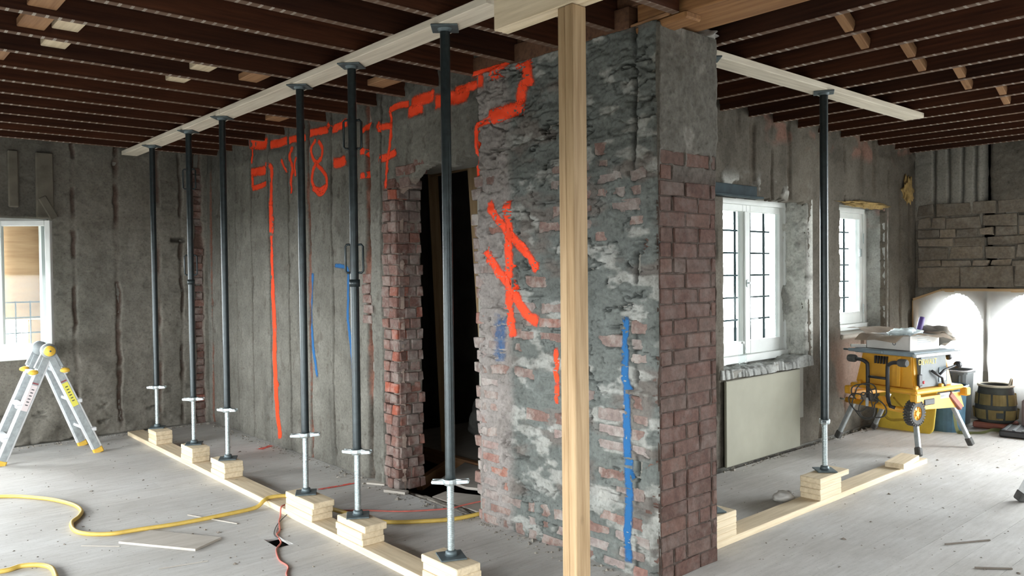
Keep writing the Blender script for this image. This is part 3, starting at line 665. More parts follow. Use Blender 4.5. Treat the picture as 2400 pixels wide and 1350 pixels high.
# ---- windows
def window(name, x0, x1, z0, z1, nsash, yf, hinge):
    rt = empty(name, ((x0+x1)/2, yf, z0)); rt['kind'] = S
    cx = (x0+x1)/2; W = x1-x0; H = z1-z0
    def fr(nm, a, b, mat=M['white'], par=rt, bev=0.004): return box(nm, (a[0]-cx,a[1],a[2]-z0), (b[0]-cx,b[1],b[2]-z0), mat, par, bev)
    fr('frame_jamb', (x0,-.05,z0), (x0+.05,.05,z1)); fr('frame_jamb', (x1-.05,-.05,z0), (x1,.05,z1)); fr('frame_head', (x0,-.05,z1-.05), (x1,.05,z1)); fr('frame_sill', (x0-.0,-.07,z0), (x1,.05,z0+.06))
    sw = (W-0.1)/nsash
    for i in range(nsash):
        a = x0+.05+i*sw; b = a+sw; st = 0.055
        s = empty('sash', (0,0,0)); s.parent = rt
        fr('stile', (a,-.03,z0+.06), (a+st,.02,z1-.05), par=s); fr('stile', (b-st,-.03,z0+.06), (b,.02,z1-.05), par=s)
        fr('top_rail', (a+st,-.03,z1-.05-st), (b-st,.02,z1-.05), par=s); fr('bottom_rail', (a+st,-.03,z0+.06), (b-st,.02,z0+.06+.11), par=s)
        fr('pane', (a+st,-.006,z0+.17), (b-st,0.0,z1-.05-st), M['glass'], s, 0)
    # outside security bars
    nb = 7
    for k in range(nb):
        z = z0+0.14+k*(H-0.2)/(nb-1); fr('security_bar', (x0,.130,z-.008), (x1,.146,z+.008), M['lead'], rt, 0)
    nv = max(3, int(W/0.2))
    for k in range(nv):
        x = x0+0.06+k*(W-0.12)/(nv-1); fr('security_bar', (x-.008,.146,z0), (x+.008,.162,z1), M['lead'], rt, 0)
    return rt, fr
w1, fr1 = window('window_1', W1[0]+.01, W1[1]+.02, 0.745, 2.085, 2, YW+0.24, 'r')
cl = (W1[0]+W1[1])/2
fr1('astragal', (cl-.03,-.045,0.81), (cl+.03,-.028,1.98)); fr1('latch_plate', (cl-.014,-.055,1.36), (cl+.014,-.045,1.42), M['galv']); fr1('latch_lever', (cl-.012,-.075,1.385), (cl+.05,-.058,1.40), M['galv'])
w2, fr2 = window('window_2', W2[0]+.0, W2[1]+.015, 0.905, 2.095, 1, YW+0.24, 'r')
fr2('hinge', (W2[1]-.07,-.056,1.05), (W2[1]-.05,-.05,1.15), M['galv']); fr2('hinge', (W2[1]-.07,-.056,1.75), (W2[1]-.05,-.05,1.85), M['galv']); fr2('latch_lever', (W2[1]-.115,-.05,1.62), (W2[1]-.085,-.03,1.70), M['galv'])
def lump(name, parent_or_none, c, size, mat, seed=0, sub=3, amp=0.25, freq=3.0, **kw):
    b = bmesh.new(); bmesh.ops.create_icosphere(b, subdivisions=sub, radius=1.0)
    from mathutils import noise as mn
    off = Vector((seed*3.1, seed*1.7, seed*5.3))
    for v in b.verts:
        n = mn.fractal(v.co*freq/2+off, 0.8, 2.0, 4); k = 1+amp*n
        v.co = Vector((v.co.x*size[0]*k, v.co.y*size[1]*k, v.co.z*size[2]*k))
    return tag(mobj(name, bm_mesh(b, name, True), mat, parent_or_none, c), **kw)
lump('insulation_foam', None, (7.45,YW-0.005,2.105), (0.46,0.035,0.03), M['foam'], 3, 4, 0.5, 9, label='strip of yellow spray foam above the single casement window', cat='foam')
lump('insulation_foam', None, (8.37,YW-0.01,2.30), (0.10,0.03,0.13), M['foam'], 5, 4, 0.6, 5, label='lump of yellow insulation foam stuck high near the wall corner', cat='foam')
# ---- right wall with two arched openings
AR = [(3.03, 0.245), (2.425, 0.25), (1.82, 0.25)]; ASP, ATOP = 0.80, 1.235
def arches(u, v):
    m = np.zeros(u.shape, bool)
    for c, r in AR:
        e = (u-c)/r; m |= (np.abs(e) < 1) & (v > 0.42) & (v < ASP+(ATOP-ASP)*np.sqrt(np.clip(1-e*e, 0, 1)))
    return m
GR = [3.232,3.09,2.964,2.844]
stones = []
rs = random.Random(5)
z = 1.30
while z < 2.10:
    h = 0.21 if z < 1.31 else rs.uniform(0.07, 0.14); y = 3.40
    while y > 2.1:
        L = rs.uniform(0.13, 0.36)*(1.5 if h > .2 else 1); stones.append((y-L/2, z+h/2+rs.uniform(-.006,.006), L-0.014, h-0.012)); y -= L
    z += h
def right_fn(U, V):
    fine = fbm(U*24, V*24, 401, 4); med = fbm(U*6, V*6, 402, 4); big = fbm(U*1.6, V*1.6, 403, 4)
    d = 0.006*med+0.005*fine+0.012*big*(V < 2.2); c = np.empty(U.shape+(3,)); c[:] = np.array([0.205,0.185,0.155]); c *= (0.95+0.25*big+0.22*med+0.1*fine)[...,None]
    up = smooth01(V, 2.05, 2.2)*smooth01(U, 2.72, 2.78); c = c*(1-up[...,None]*.7)+np.array([0.27,0.265,0.24])*up[...,None]*.7
    for i, g in enumerate(GR):
        w = np.exp(-((U-g-0.01*fbm(V*3, V*0+i, 410+i, 3))/0.013)**2)*smooth01(V, 1.95, 2.1); d -= 0.025*w; c *= (1-0.65*w)[...,None]
    sz = smooth01(V, 1.27, 1.31)*(1-smooth01(V+0.1*med, 2.02, 2.1)); d -= 0.016*sz; c *= (1-0.25*sz)[...,None]
    rc = (1-smooth01(U, 2.745, 2.765))*(1-smooth01(V, 2.6, 2.7)*0); d -= 0.03*rc; c *= (1-0.35*rc)[...,None]
    w = np.exp(-((U-2.75)/0.03)**2); d -= 0.03*w; c *= (1-0.6*w)[...,None]
    for (y0,y1,z0,z1) in ((2.50,2.60,1.83,2.1),(2.70,2.79,1.8,2.08)):
        e = np.maximum(np.abs(U-(y0+y1)/2)-(y1-y0)/2, np.abs(V-(z0+z1)/2)-(z1-z0)/2)+0.02*med; k = 1-smooth01(e, -0.01, 0.012); d -= 0.06*k; c *= (1-0.75*k)[...,None]
    return d, c
wall_right = hf('wall_right', (XR,0,0), (0,1,0), (0,0,1), (-1,0,0), 1.4, YW+0.02, 0, ZC+0.25, 0.0125, right_fn, M['plaster'], hole=arches)
core = [((XR+.05,3.275,-.3),(XR+.3,YW+.4,3.0)), ((XR+.05,2.675,-.3),(XR+.3,2.785,3.0)), ((XR+.05,2.07,-.3),(XR+.3,2.175,3.0)), ((XR+.05,1.57,-.3),(XR+.3,1.4,3.0)), ((XR+.05,1.4,1.27),(XR+.3,YW+.4,3.0)), ((XR+.05,1.4,-.3),(XR+.3,YW+.4,0.42))]
for a, b in core: box('wall_core', a, b, M['outer'], wall_right)
wall_openings('wall_right_rear', 'x', XR, 0.3, YR-.3, 1.41, 3.0, RWALL_WIN, M['outer'], RZ0, RZ1)
for (yc, zc, L, h) in stones:
    brick(wall_right, (XR+0.054-rs.uniform(-0.006,0.006)+(0.03 if yc < 2.745 else 0), yc, zc), L, h, 0.12, M['stone'], PI/2, 0.011)
# ---- ceiling: deck boards and joists
ceil = box('ceiling', (XL-0.1,YR-0.1,ZC+0.26), (XR+0.3,YB+0.3,ZC+0.32), M['deck'], kind=S)
def joist(p0, p1, th=0.042, h=0.255, mat=None):
    o = board('joist', (p0[0],p0[1],ZC+h/2), (p1[0],p1[1],ZC+h/2), th, h, mat or M['joist'], None, bev=0.003)
    o.parent = ceil; o.matrix_parent_inverse = Matrix.Translation(ceil.location).inverted(); return o
def cpiece(o):
    o.parent = ceil; o.matrix_parent_inverse = Matrix.Translation(ceil.location).inverted(); return o
LJ = [8.0]; yj = 7.86
LJ = [4.125+0.3735*k for k in range(-18, 11)]
for yj in LJ: joist((XL+0.02,yj), ((XM+0.10) if yj > 3.7 else (3.0), yj))
RJ = [3.60, 3.965] + [4.335+0.379*k for k in range(0, 12)]
for xj in RJ: joist((xj,YR+0.02), (xj,YW+0.06))
# old timber wall plate on the pier and the bearing beam carrying on towards the camera
cpiece(box('wall_plate', (XM-0.005,2.52,ZC-0.012), (XM+0.3,3.75,ZC+0.10), M['platewood'], None, 0.006))
cpiece(box('wall_plate', (XM+0.02,2.40,ZC+0.10), (XM+0.30,3.75,ZC+0.255), M['platewood'], None, 0.006))
cpiece(board('bearing_beam', (3.17,2.50,ZC+0.128), (3.17,YR+0.03,ZC+0.128), 0.31, 0.255, M['beamwood'], None, bev=0.006))
cpiece(board('splintered_wood', (3.06,2.62,ZC-0.03), (3.06,2.20,ZC-0.012), 0.12, 0.035, M['beamwood'], None, bev=0.008))
cpiece(board('splintered_wood', (3.00,2.60,ZC-0.005), (3.02,2.30,ZC+0.015), 0.03, 0.02, M['bridging'], None, bev=0.005))
# bridging blocks between joists (left: fresh pale blocks; right: herringbone pieces)
def between(x, k, off=0.10, l=0.09, mat='bridging', tilt=0):
    y0, y1 = LJ[k]+0.021, LJ[k+1]-0.021
    cpiece(board('bridging_block', (x,y0,ZC+off+tilt), (x,y1,ZC+off-tilt), l, 0.04, M[mat], None, bev=0.004))
iy = lambda y: min(range(len(LJ)), key=lambda i: abs(LJ[i]-y))
i0 = iy(4.125)
for x, k, m in ((0.78,i0-1,'bridging'),(0.80,i0,'bridging'),(0.95,i0,'stud'),(0.97,i0+1,'stud'),(1.75,i0+1,'stud'),(1.73,i0+2,'stud'),(0.74,i0+2,'bridging'),(2.05,i0+1,'bridging'),(2.75,i0,'bridging'),(2.72,i0+4,'bridging')):
    between(x, k, 0.07 if m == 'stud' else 0.05, 0.12, 'pine' if m == 'stud' else m)
for k in range(0, len(RJ)-1):
    yy = 1.93 + (0.045 if k % 2 else -0.045)
    cpiece(board('bridging_strut', (RJ[k]+0.021,yy,ZC+0.20), (RJ[k+1]-0.021,yy,ZC+0.03), 0.045, 0.06, M['bridging'], None, bev=0.004))
# ---- dark room behind the doorway
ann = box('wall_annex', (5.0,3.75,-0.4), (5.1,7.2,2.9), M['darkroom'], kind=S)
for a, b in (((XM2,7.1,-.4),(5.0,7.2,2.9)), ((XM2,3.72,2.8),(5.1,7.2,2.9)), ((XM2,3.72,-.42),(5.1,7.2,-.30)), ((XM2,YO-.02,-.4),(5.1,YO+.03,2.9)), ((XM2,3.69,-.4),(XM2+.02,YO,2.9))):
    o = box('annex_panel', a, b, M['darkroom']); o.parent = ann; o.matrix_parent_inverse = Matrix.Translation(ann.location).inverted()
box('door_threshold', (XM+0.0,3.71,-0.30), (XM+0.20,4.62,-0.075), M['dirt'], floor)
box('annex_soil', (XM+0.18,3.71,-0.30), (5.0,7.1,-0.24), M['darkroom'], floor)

# fix parents of children made with world coordinates under meshes that have a location
for o in list(COL.objects):
    if o.parent and o.parent.type == 'MESH' and o.parent.location.length > 0 and o.matrix_parent_inverse == Matrix.Identity(4):
        o.matrix_parent_inverse = Matrix.Translation(o.parent.location).inverted()
bpy.context.view_layer.update()

# ---- spray paint: strips cast on to the wall relief
DG = bpy.context.evaluated_depsgraph_get()
def ray(u, v):
    return F + RR*((u-1200)/FPX) - UU*((v-675)/FPX)
def at_x(u, v, x):
    d = ray(u, v); t = x/d.x; return Vector((0,0,EYE))+d*t
PAINT_N = 0
def stroke(pts, wpx, mat, parent, plane=XM, dens=1.0, axis='x', label=None):
    """pts: points on the wall plane given by where they show in the photograph"""
    P = [at_x(u, v, plane) for u, v in pts] if axis == 'x' else pts
    per = 10; C = catmull(P, per)
    # resample
    D = [C[0]]
    for p in C[1:]:
        if (p-D[-1]).length > 0.009: D.append(p)
    if len(D) < 2: return
    dep = (D[0]-Vector((0,0,EYE))).dot(F); hw = wpx/FPX*dep*0.5*1.6; nx = 9
    b = bmesh.new(); lay = b.verts.layers.float.new('cov'); rows = []
    wall_n = Vector((-1,0,0)) if axis == 'x' else Vector((0,0,1))
    ext = [D[0]*2-D[1]] + D + [D[-1]*2-D[-2]]
    for i, p in enumerate(D):
        t = (ext[i+2]-ext[i]).normalized(); s = wall_n.cross(t).normalized(); r = []
        for k in range(nx):
            e = (k/(nx-1))*2-1; q = p + s*hw*e
            if axis == 'x': hit, loc, nn, _, ob, _ = SC.ray_cast(DG, Vector((1.6,q.y,q.z)), Vector((1,0,0)), distance=1.75)
            else: hit, loc, nn, _, ob, _ = SC.ray_cast(DG, Vector((q.x,q.y,0.3)), Vector((0,0,-1)), distance=0.5)
            if hit: vv = b.verts.new(loc + wall_n*0.0022)
            else: vv = None
            if vv is not None:
                endf = min(1, min(i, len(D)-1-i)/2.0)
                vv[lay] = (1-abs(e)**2.2)*dens*(0.35+0.65*endf)
            r.append(vv)
        rows.append(r)
    for A, B in zip(rows, rows[1:]):
        for k in range(nx-1):
            q = (A[k], A[k+1], B[k+1], B[k])
            if None in q: continue
            if max((q[0].co-q[2].co).length, (q[1].co-q[3].co).length) > 0.09: continue
            b.faces.new(q)
    bmesh.ops.recalc_face_normals(b, faces=list(b.faces))
    o = mobj('spray_paint_mark', bm_mesh(b, 'spray_paint_mark', True), mat, parent)
    if parent.location.length > 0: o.matrix_parent_inverse = Matrix.Translation(parent.location).inverted()
    if label: o['label'] = label
    return o
def cA(L): return [(560+x/5.19, 220+y/5.19) for x, y in L]
def cB(L): return [(800+x/3, y/3) for x, y in L]
def cC(L): return [(800+x/3, 450+y/3) for x, y in L]
OR = M['orange']
for pts, wd in (([(110,600),(230,610),(335,600)],95), ([(355,620),(460,600),(575,560)],75), ([(590,570),(700,540),(810,530)],65), ([(840,490),(960,460),(1095,430)],70), ([(1060,360),(1110,420)],50), ([(1125,440),(1220,400),(1310,340)],75),
                ([(150,640),(155,740),(165,860)],35), ([(150,960),(240,945),(335,925)],80), ([(160,980),(175,1080),(175,1160)],45), ([(170,1150),(260,1125),(345,1090)],50), ([(335,830),(350,900)],45),
                ([(370,860),(400,920),(400,1100),(395,1360)],58), ([(515,795),(545,880),(580,965)],35), ([(645,640),(620,760),(650,900),(635,1050),(640,1210)],50), ([(700,770),(680,860),(690,1020)],35),
                ([(945,550),(890,640),(890,740),(950,835),(1015,760),(1020,660),(960,560)],42), ([(950,830),(905,940),(900,1080),(985,1220),(1070,1130),(1065,1000),(1000,910),(940,850)],44), ([(900,1140),(985,1180),(1080,1120)],60),
                ([(1150,835),(1230,840),(1300,800)],95), ([(1470,700),(1545,710),(1575,800),(1580,900),(1545,980),(1470,1000)],60), ([(1480,470),(1540,390),(1590,370)],60), ([(1670,350),(1700,410),(1690,470)],75), ([(1690,410),(1760,400),(1880,385)],60),
                ([(1830,210),(1855,330),(1840,600),(1810,800),(1795,960),(1785,1150)],45), ([(1700,790),(1800,770),(1925,700)],70)):
    stroke(cA(pts), wd/5.19, OR, wall_far)
stroke([(636,470),(636,600),(643,740),(645,860),(650,960),(657,1028)], 15, OR, wall_far, label='long orange spray paint line down the plaster strips')
for pts, wd, par in (([(330,780),(400,745),(480,730)],35,0), ([(470,790),(520,775),(575,745)],60,0), ([(490,720),(570,695),(655,665)],60,0), ([(650,720),(770,690),(890,660)],75,0), ([(790,640),(870,615),(950,590)],45,0), ([(910,530),(1050,490),(1190,450)],28,0), ([(950,580),(1010,560)],70,0), ([(1045,535),(1140,500)],65,0),
                ([(1250,450),(1275,500)],40,1), ([(1310,430),(1320,520),(1320,610)],80,1), ([(1300,590),(1265,680),(1260,760)],65,1), ([(1290,745),(1170,790),(1050,830)],80,1), ([(1080,830),(980,870),(955,900),(955,1060),(960,1245)],36,1)):
    stroke(cB(pts), wd/3, OR, wall_pier if par else wall_far)
for pts, wd in (([(1040,80),(1110,190),(1190,300),(1290,420),(1395,550)],52), ([(1180,60),(1185,300),(1180,520),(1185,720),(1190,880),(1215,1020)],62), ([(1020,410),(1090,530),(1180,650),(1270,800),(1320,870),(1395,915)],56), ([(1518,1095),(1520,1220),(1510,1350)],34), ([(1512,1350),(1515,1420),(1520,1495)],36)):
    stroke(cC(pts), wd/3, OR, wall_pier)
BL = M['bluepaint']
stroke([(1468,742),(1467,840),(1470,960),(1472,1060),(1476,1160),(1472,1250),(1475,1322)], 17, BL, wall_pier, label='long blue spray paint line near the end of the brick pier')
stroke([(1178,738),(1172,790),(1175,850)], 30, BL, wall_pier, dens=0.35)
stroke([(785,622),(812,628),(817,650),(816,740),(822,800),(828,892)], 7.5, BL, wall_far)
stroke([(733,640),(730,720),(734,800),(745,884)], 8.5, BL, wall_far)
stroke([Vector((2.575,5.017,0)), Vector((2.73,5.0,0)), Vector((2.875,4.994,0))], 9, M['redfloor'], floor, axis='z')
stroke([Vector((2.80,6.52,0)), Vector((2.95,6.60,0))], 14, M['redfloor'], floor, axis='z', dens=0.55)

# ================================================================== THINGS
ORD = ['first','second','third','fourth','fifth','sixth']
# ---- header planks, beam, post, sole planks
HG = 'header planks under the joists'
board('header_plank', (2.237,8.07,ZC-0.0195), (2.237,5.63,ZC-0.0195), 0.14, 0.038, M['pine_gray'], label='pale header plank over the props, its far piece ending at the back wall', cat='plank', group=HG)
board('header_plank', (2.237,5.626,ZC-0.0195), (2.237,2.62,ZC-0.0195), 0.14, 0.038, M['pine_gray'], label='pale header plank over the props, its near piece ending beside the beam', cat='plank', group=HG)
board('header_plank', (3.50,2.552,ZC-0.0195), (6.39,2.552,ZC-0.0195), 0.14, 0.038, M['pine_gray'], label='pale header plank over the single prop by the window wall', cat='plank', group=HG)
bt = empty('built_up_beam', (2.168,2.53,2.506), 0, 'doubled pale lumber beam resting on the wooden post', 'beam')
for dx in (-0.0195, 0.0195): board('ply', (dx,0,0.0915), (dx,-3.2,0.0915), 0.038, 0.183, M['pine'], bt)
pt = empty('wooden_post', (2.168,2.117,0.038), 0, 'tall doubled stud post of yellowish lumber in the foreground', 'post')
board('stud', (-0.002,0.0205,0), (-0.002,0.0205,2.466), 0.066, 0.040, M['stud'], pt, up=(0,1,0)); board('stud', (0.0,-0.0205,0), (0.0,-0.0205,2.466), 0.076, 0.040, M['stud'], pt, up=(0,1,0))
TP = 0.038
board('sole_plank', (2.217,7.98,TP/2), (2.217,1.7,TP/2), 0.14, TP, M['pine'], label='long pale pine plank on the floor under the row of six props', cat='plank', group='sole planks on the floor')
board('sole_plank', (3.50,2.52,TP/2), (6.37,2.52,TP/2), 0.14, TP, M['pine'], label='pale pine plank on the floor under the prop near the table saw', cat='plank', group='sole planks on the floor')
# ---- block stacks
PY = [7.35, 6.43, 5.73, 4.49, 3.865, 3.0]
BL_Y = [(7.15,7.36),(6.26,6.51),(5.60,5.86),(4.25,4.62),(3.67,3.97),(2.85,3.13)]
lay = ['bottom','middle','top']
for i, (a, b) in enumerate(BL_Y):
    for j in range(3):
        e = 0.02 if (i in (3,4) and j < 2) else 0.0
        jx = random.uniform(-.005,.005)
        board('wood_block', (2.217+jx,a+e+random.uniform(-.004,.004),TP+0.019+j*0.038), (2.217+jx,b+random.uniform(-.004,.004),TP+0.019+j*0.038), 0.14, 0.0375, M['pine'], bev=0.004,
              label=f'pale pine block, {lay[j]} of three under the {ORD[i]} prop from the back', cat='wood block', group='cribbing blocks under the props')
ST = [(3.53,3.775,'the hidden prop behind the pier'), (4.705,4.985,'the lone prop near the saw')]
for n, (a, b, where) in enumerate(ST):
    for j in range(4):
        bb = b+0.105 if (n == 1 and j == 3) else b
        board('wood_block', (a+random.uniform(-.004,.004),2.518,TP+0.0175+j*0.035), (bb,2.518,TP+0.0175+j*0.035), 0.138, 0.0346, M['pine'], bev=0.004,
              label=f'pale pine block, {ORD[j]} from bottom of four under {where}', cat='wood block', group='cribbing blocks under the props')
board('wood_block', (5.875,2.49,TP+0.021), (6.25,2.53,TP+0.021), 0.13, 0.038, M['pine'], bev=0.002, label='loose pine block lying on the plank end near the table saw leg', cat='wood block')
# ---- steel post shores
TOPZ = ZC-0.0385
def thread_mesh(L, r):
    prof = [(0,0)]; z = 0; p = 0.0085
    while z < L: prof += [(r,z),(r,z+p*0.3),(r*0.86,z+p*0.55),(r*0.86,z+p*0.75)]; z += p
    prof += [(0,z)]
    return bm_mesh(lathe_bm(prof, 14), 'threaded_rod', False)
_sh = {}
def prop(loc, zb, label, rz, handles=False, nutz=0.51, wing=0.088, rt=0.0235):
    t = empty('post_shore', loc, rz, label, 'post shore', 'steel post shores')
    t.location.z = zb; H = TOPZ-zb; nz = nutz-zb
    key = round(zb,3)
    def P(nm, mk, mat, l=(0,0,0), r=(0,0,0), k=None):
        kk = (nm, k)
        if kk not in _sh: _sh[kk] = mk(); _sh[kk].materials.append(mat)
        return mobj(nm, _sh[kk], None, t, l, r)
    P('base_plate', lambda: bm_mesh(box_bm(0.125,0.125,0.008,0.002), 'base_plate'), M['plate'], (0,0,0.0045), (0,0,0.3))
    P('base_socket', lambda: bm_mesh(lathe_bm([(0.0,0.0),(0.03,0.0),(0.026,0.022),(0.019,0.026)], 16), 'base_socket', True), M['plate'], (0,0,0.008))
    P('threaded_rod', lambda: thread_mesh(nz, 0.0175), M['galv'], (0,0,0.010), k=(key, nutz))
    def tube_m():
        return bm_mesh(lathe_bm([(0.018,0),(rt,0.0),(rt+0.001,0.004),(rt,0.02),(rt,H-nz-0.03),(rt,H-nz-0.012)], 24), 'outer_tube', True)
    P('outer_tube', tube_m, M['steel_dark'], (0,0,nz+0.012), k=(key, nutz, rt))
    P('top_plate', lambda: bm_mesh(box_bm(0.125,0.125,0.008,0.002), 'top_plate'), M['plate'], (0,0,H-0.0045))
    P('top_collar', lambda: bm_mesh(lathe_bm([(0.022,0),(0.03,0.0),(0.036,0.014)], 18), 'top_collar', True), M['plate'], (0,0,H-0.022))
    def nut():
        b = lathe_bm([(0.018,-0.016),(0.031,-0.016),(0.034,-0.006),(0.034,0.012),(0.018,0.012)], 12)
        for s in (-1, 1):
            pb = prism_bm([(0.03*s,-0.014),(0.03*s,0.012),(wing*s,0.004),((wing+0.004)*s,-0.004),(wing*s,-0.010)], -0.011, 0.011, 'y')
            tm = bpy.data.meshes.new('t'); pb.to_mesh(tm); pb.free(); b.from_mesh(tm)
            for yy in (-0.014, 0.014):
                box_bm(wing-0.03, 0.006, 0.016, 0.002, ((wing+0.03)/2*s, yy, 0.0), b)
        return bm_mesh(b, 'wing_nut')
    P('wing_nut', nut, M['galv'], (0,0,nz), (0.05,-0.04,random.uniform(-.4,.6)), k=wing)
    if handles:
        for zc in (2.27, 1.585):
            for s in (-1, 1):
                def hm(s=s):
                    pts = [(0.018*s,0,0.078),(0.040*s,0,0.078),(0.050*s,0,0.068),(0.050*s,0,-0.068),(0.040*s,0,-0.078),(0.018*s,0,-0.078)]
                    b = tube_bm([Vector(p) for p in pts], 0.0065, 8); bmesh.ops.recalc_face_normals(b, faces=list(b.faces)); return bm_mesh(b, 'handle', True)
                P('handle', hm, M['steel_dark'], (0,0,zc-zb), (0,0,0.03), k=s)
        P('clamp_collar', lambda: bm_mesh(lathe_bm([(rt,-.02),(rt+.006,-.02),(rt+.006,.02),(rt,.02)], 20), 'clamp_collar', True), M['steel_dark'], (0,0,1.45-zb))
    return t
ZB = TP+3*0.038+0.001
for i, y in enumerate(PY):
    prop((2.225,y,0), ZB, f'dark steel screw prop under the header plank, {ORD[i]} of six from the back wall', -0.75+random.uniform(-.1,.1), i in (1,4), 0.515)
ZB2 = TP+4*0.035+0.001
prop((4.93,2.535,0), ZB2, 'dark steel screw prop standing alone in front of the window wall', 0.5, False, 0.505, 0.065, 0.026)
prop((3.655,2.535,0), ZB2, 'dark steel screw prop almost hidden behind the brick pier end', 0.8, False, 0.42, 0.085, 0.0235)

# ---- left window with opened sash and boarded pane
w3 = empty('window_3', (0,0,0)); w3['kind'] = S
def wb(nm, a, b, mat=M['white'], par=w3, bev=0.004): return box(nm, a, b, mat, par, bev)
wb('frame_jamb', (BWIN[0],YB+.06,BWIN[2]), (BWIN[0]+.05,YB+.16,BWIN[3])); wb('frame_jamb', (BWIN[1]-.05,YB+.06,BWIN[2]), (BWIN[1],YB+.16,BWIN[3])); wb('frame_head', (BWIN[0],YB+.06,BWIN[3]-.05), (BWIN[1],YB+.16,BWIN[3]))
wb('frame_sill', (BWIN[0]-.04,YB-.07,BWIN[2]-.045), (BWIN[1]-.02,YB+.16,BWIN[2]+.03)); wb('mullion', (1.13,YB+.05,BWIN[2]+.03), (1.19,YB+.16,BWIN[3]-.05))
sa = empty('open_sash', (1.165,YB+.03,BWIN[2]+.03), -math.radians(36)); sa.parent = w3
SW, SH = 0.45, 1.15
for nm, a, b in (('stile',(0,-.02,0),(.045,.025,SH)), ('stile',(SW-.045,-.02,0),(SW,.025,SH)), ('top_rail',(.045,-.02,SH-.05),(SW-.045,.025,SH)), ('bottom_rail',(.045,-.02,0),(SW-.045,.025,.07))): wb(nm, a, b, M['white'], sa)
wb('pane', (.045,0,.07), (SW-.045,.004,SH-.05), M['glass'], sa, 0)
pl = box('plywood_sheet', (1.235,YB+.24,BWIN[2]+.30), (1.60,YB+.255,BWIN[3]), M['ply'], None, label='plywood board closing the window behind the opened casement', cat='plywood')
pl2 = box('plywood_sheet', (1.42,YB+.24,BWIN[2]+.02), (1.60,YB+.255,BWIN[2]+.295), M['ply'], None, label='small plywood offcut below the joint behind the casement grid', cat='plywood')
for k in range(4): wb('grid_bar', (1.20+k*.115,YB+.20,BWIN[2]+.0), (1.21+k*.115,YB+.21,BWIN[2]+.47), M['plate'], w3, 0)
for k in range(4): wb('grid_bar', (1.20,YB+.21,BWIN[2]+.03+k*.14), (1.60,YB+.22,BWIN[2]+.042+k*.14), M['plate'], w3, 0)

# ---- aluminium articulated ladder
ld = empty('folding_ladder', (1.40,7.60,0), 0, 'aluminium folding ladder with yellow hinge knobs standing below the window', 'ladder')
HZ = 0.895
def rail(y, fx, fy, sgn, nm='rail'):
    p0 = Vector((0.02*sgn,y,HZ-0.06)); p1 = Vector((fx,fy,0.04)); dx = (p1-p0).normalized()
    up = Vector((0,1,0)).cross(dx)
    board(nm, p0, p1, 0.030, 0.082, M['alu'], ld, up=up, bev=0.004)
    board('rail_flange', p0+Vector((0,-0.018,0))-up*0.0, p1+Vector((0,-0.018,0)), 0.006, 0.05, M['alu_dull'], ld, up=up, bev=0.001)
    board('foot', p1-dx*0.005, p1+dx*0.05, 0.036, 0.080, M['ladyellow'], ld, up=up, bev=0.008)
    return p0, p1
for sgn in (-1, 1):
    fx = 0.345*sgn; nearp = rail(-0.19, fx, -0.20, sgn); farp = rail(0.17, fx-0.03*(sgn>0), 0.20, sgn)
    for k, t in enumerate((0.16, 0.48, 0.80)):
        a = nearp[0].lerp(nearp[1], t); b = farp[0].lerp(farp[1], t); out = Vector((0.022*sgn,0,0.004))
        board('rung', a+out*0.8, b+out*0.8, 0.052, 0.026, M['alu'], ld, bev=0.006)
        board('rung_bracket', a+out*1.6+Vector((0,-.02,0)), a+out*1.6+Vector((0,.05,0)), 0.06, 0.034, M['alu'], ld, bev=0.006)
    for (q, yy) in ((nearp, -0.212), (farp, 0.19)):
        a = q[0].lerp(q[1], 0.15)
        lump('lock_tab', ld, a+Vector((0.045*sgn,-0.01,0.01)), (0.042,0.024,0.022), M['ladyellow'], 2, 2, 0.1)
    a = nearp[0].lerp(nearp[1], 0.27); b = nearp[0].lerp(nearp[1], 0.52); d = (b-a).normalized(); up = Vector((0,1,0)).cross(d)
    st = board('sticker', a+Vector((0,-0.0155 if False else -0.0222,0)), b+Vector((0,-0.0222,0)), 0.001, 0.046, M['sticker'] if sgn > 0 else M['stickerwhite'], ld, up=up, bev=0)
    for k in range(6):
        c0 = a.lerp(b, 0.15+k*0.12); board('print_line', c0+Vector((0,-0.0232,0)), c0+d*0.008+Vector((0,-0.0232,0)), 0.0008, 0.02, M['ink'], ld, up=up, bev=0)
    c0 = nearp[0].lerp(nearp[1], 0.245); board('print_line', c0+Vector((0,-0.0222,0)), c0+d*0.012+Vector((0,-0.0222,0)), 0.001, 0.044, M['maroon'], ld, up=up, bev=0)
for y in (-0.19, 0.17):
    hg = mobj('hinge', bm_mesh(lathe_bm([(0,-0.022),(0.055,-0.022),(0.06,-0.015),(0.06,0.015),(0.055,0.022),(0,0.022)], 24, axis='y'), 'hinge', True), M['alu_dull'], ld, (0,y,HZ))
    for sgn in (-1, 1):
        board('hinge_arm', (0.01*sgn,y,HZ-0.01), (0.075*sgn,y,HZ-0.15), 0.034, 0.075, M['alu_dull'], ld, up=Vector((0,1,0)).cross(Vector((0.065*sgn,0,-0.14))), bev=0.004)
kn = mobj('hinge_knob', bm_mesh(lathe_bm([(0,-0.05),(0.02,-0.05),(0.024,-0.044),(0.036,-0.044),(0.043,-0.036),(0.043,-0.012),(0.03,0.0),(0,0)], 28, axis='y'), 'hinge_knob', True), M['ladyellow'], ld, (0.0,-0.212,HZ))
mobj('knob_screw', bm_mesh(lathe_bm([(0,-0.056),(0.006,-0.056),(0.008,-0.05),(0,-0.045)], 12, axis='y'), 'knob_screw', True), M['plate'], kn)
mobj('hinge_knob', kn.data, None, ld, (0.0,0.192,HZ), (0,0,PI))

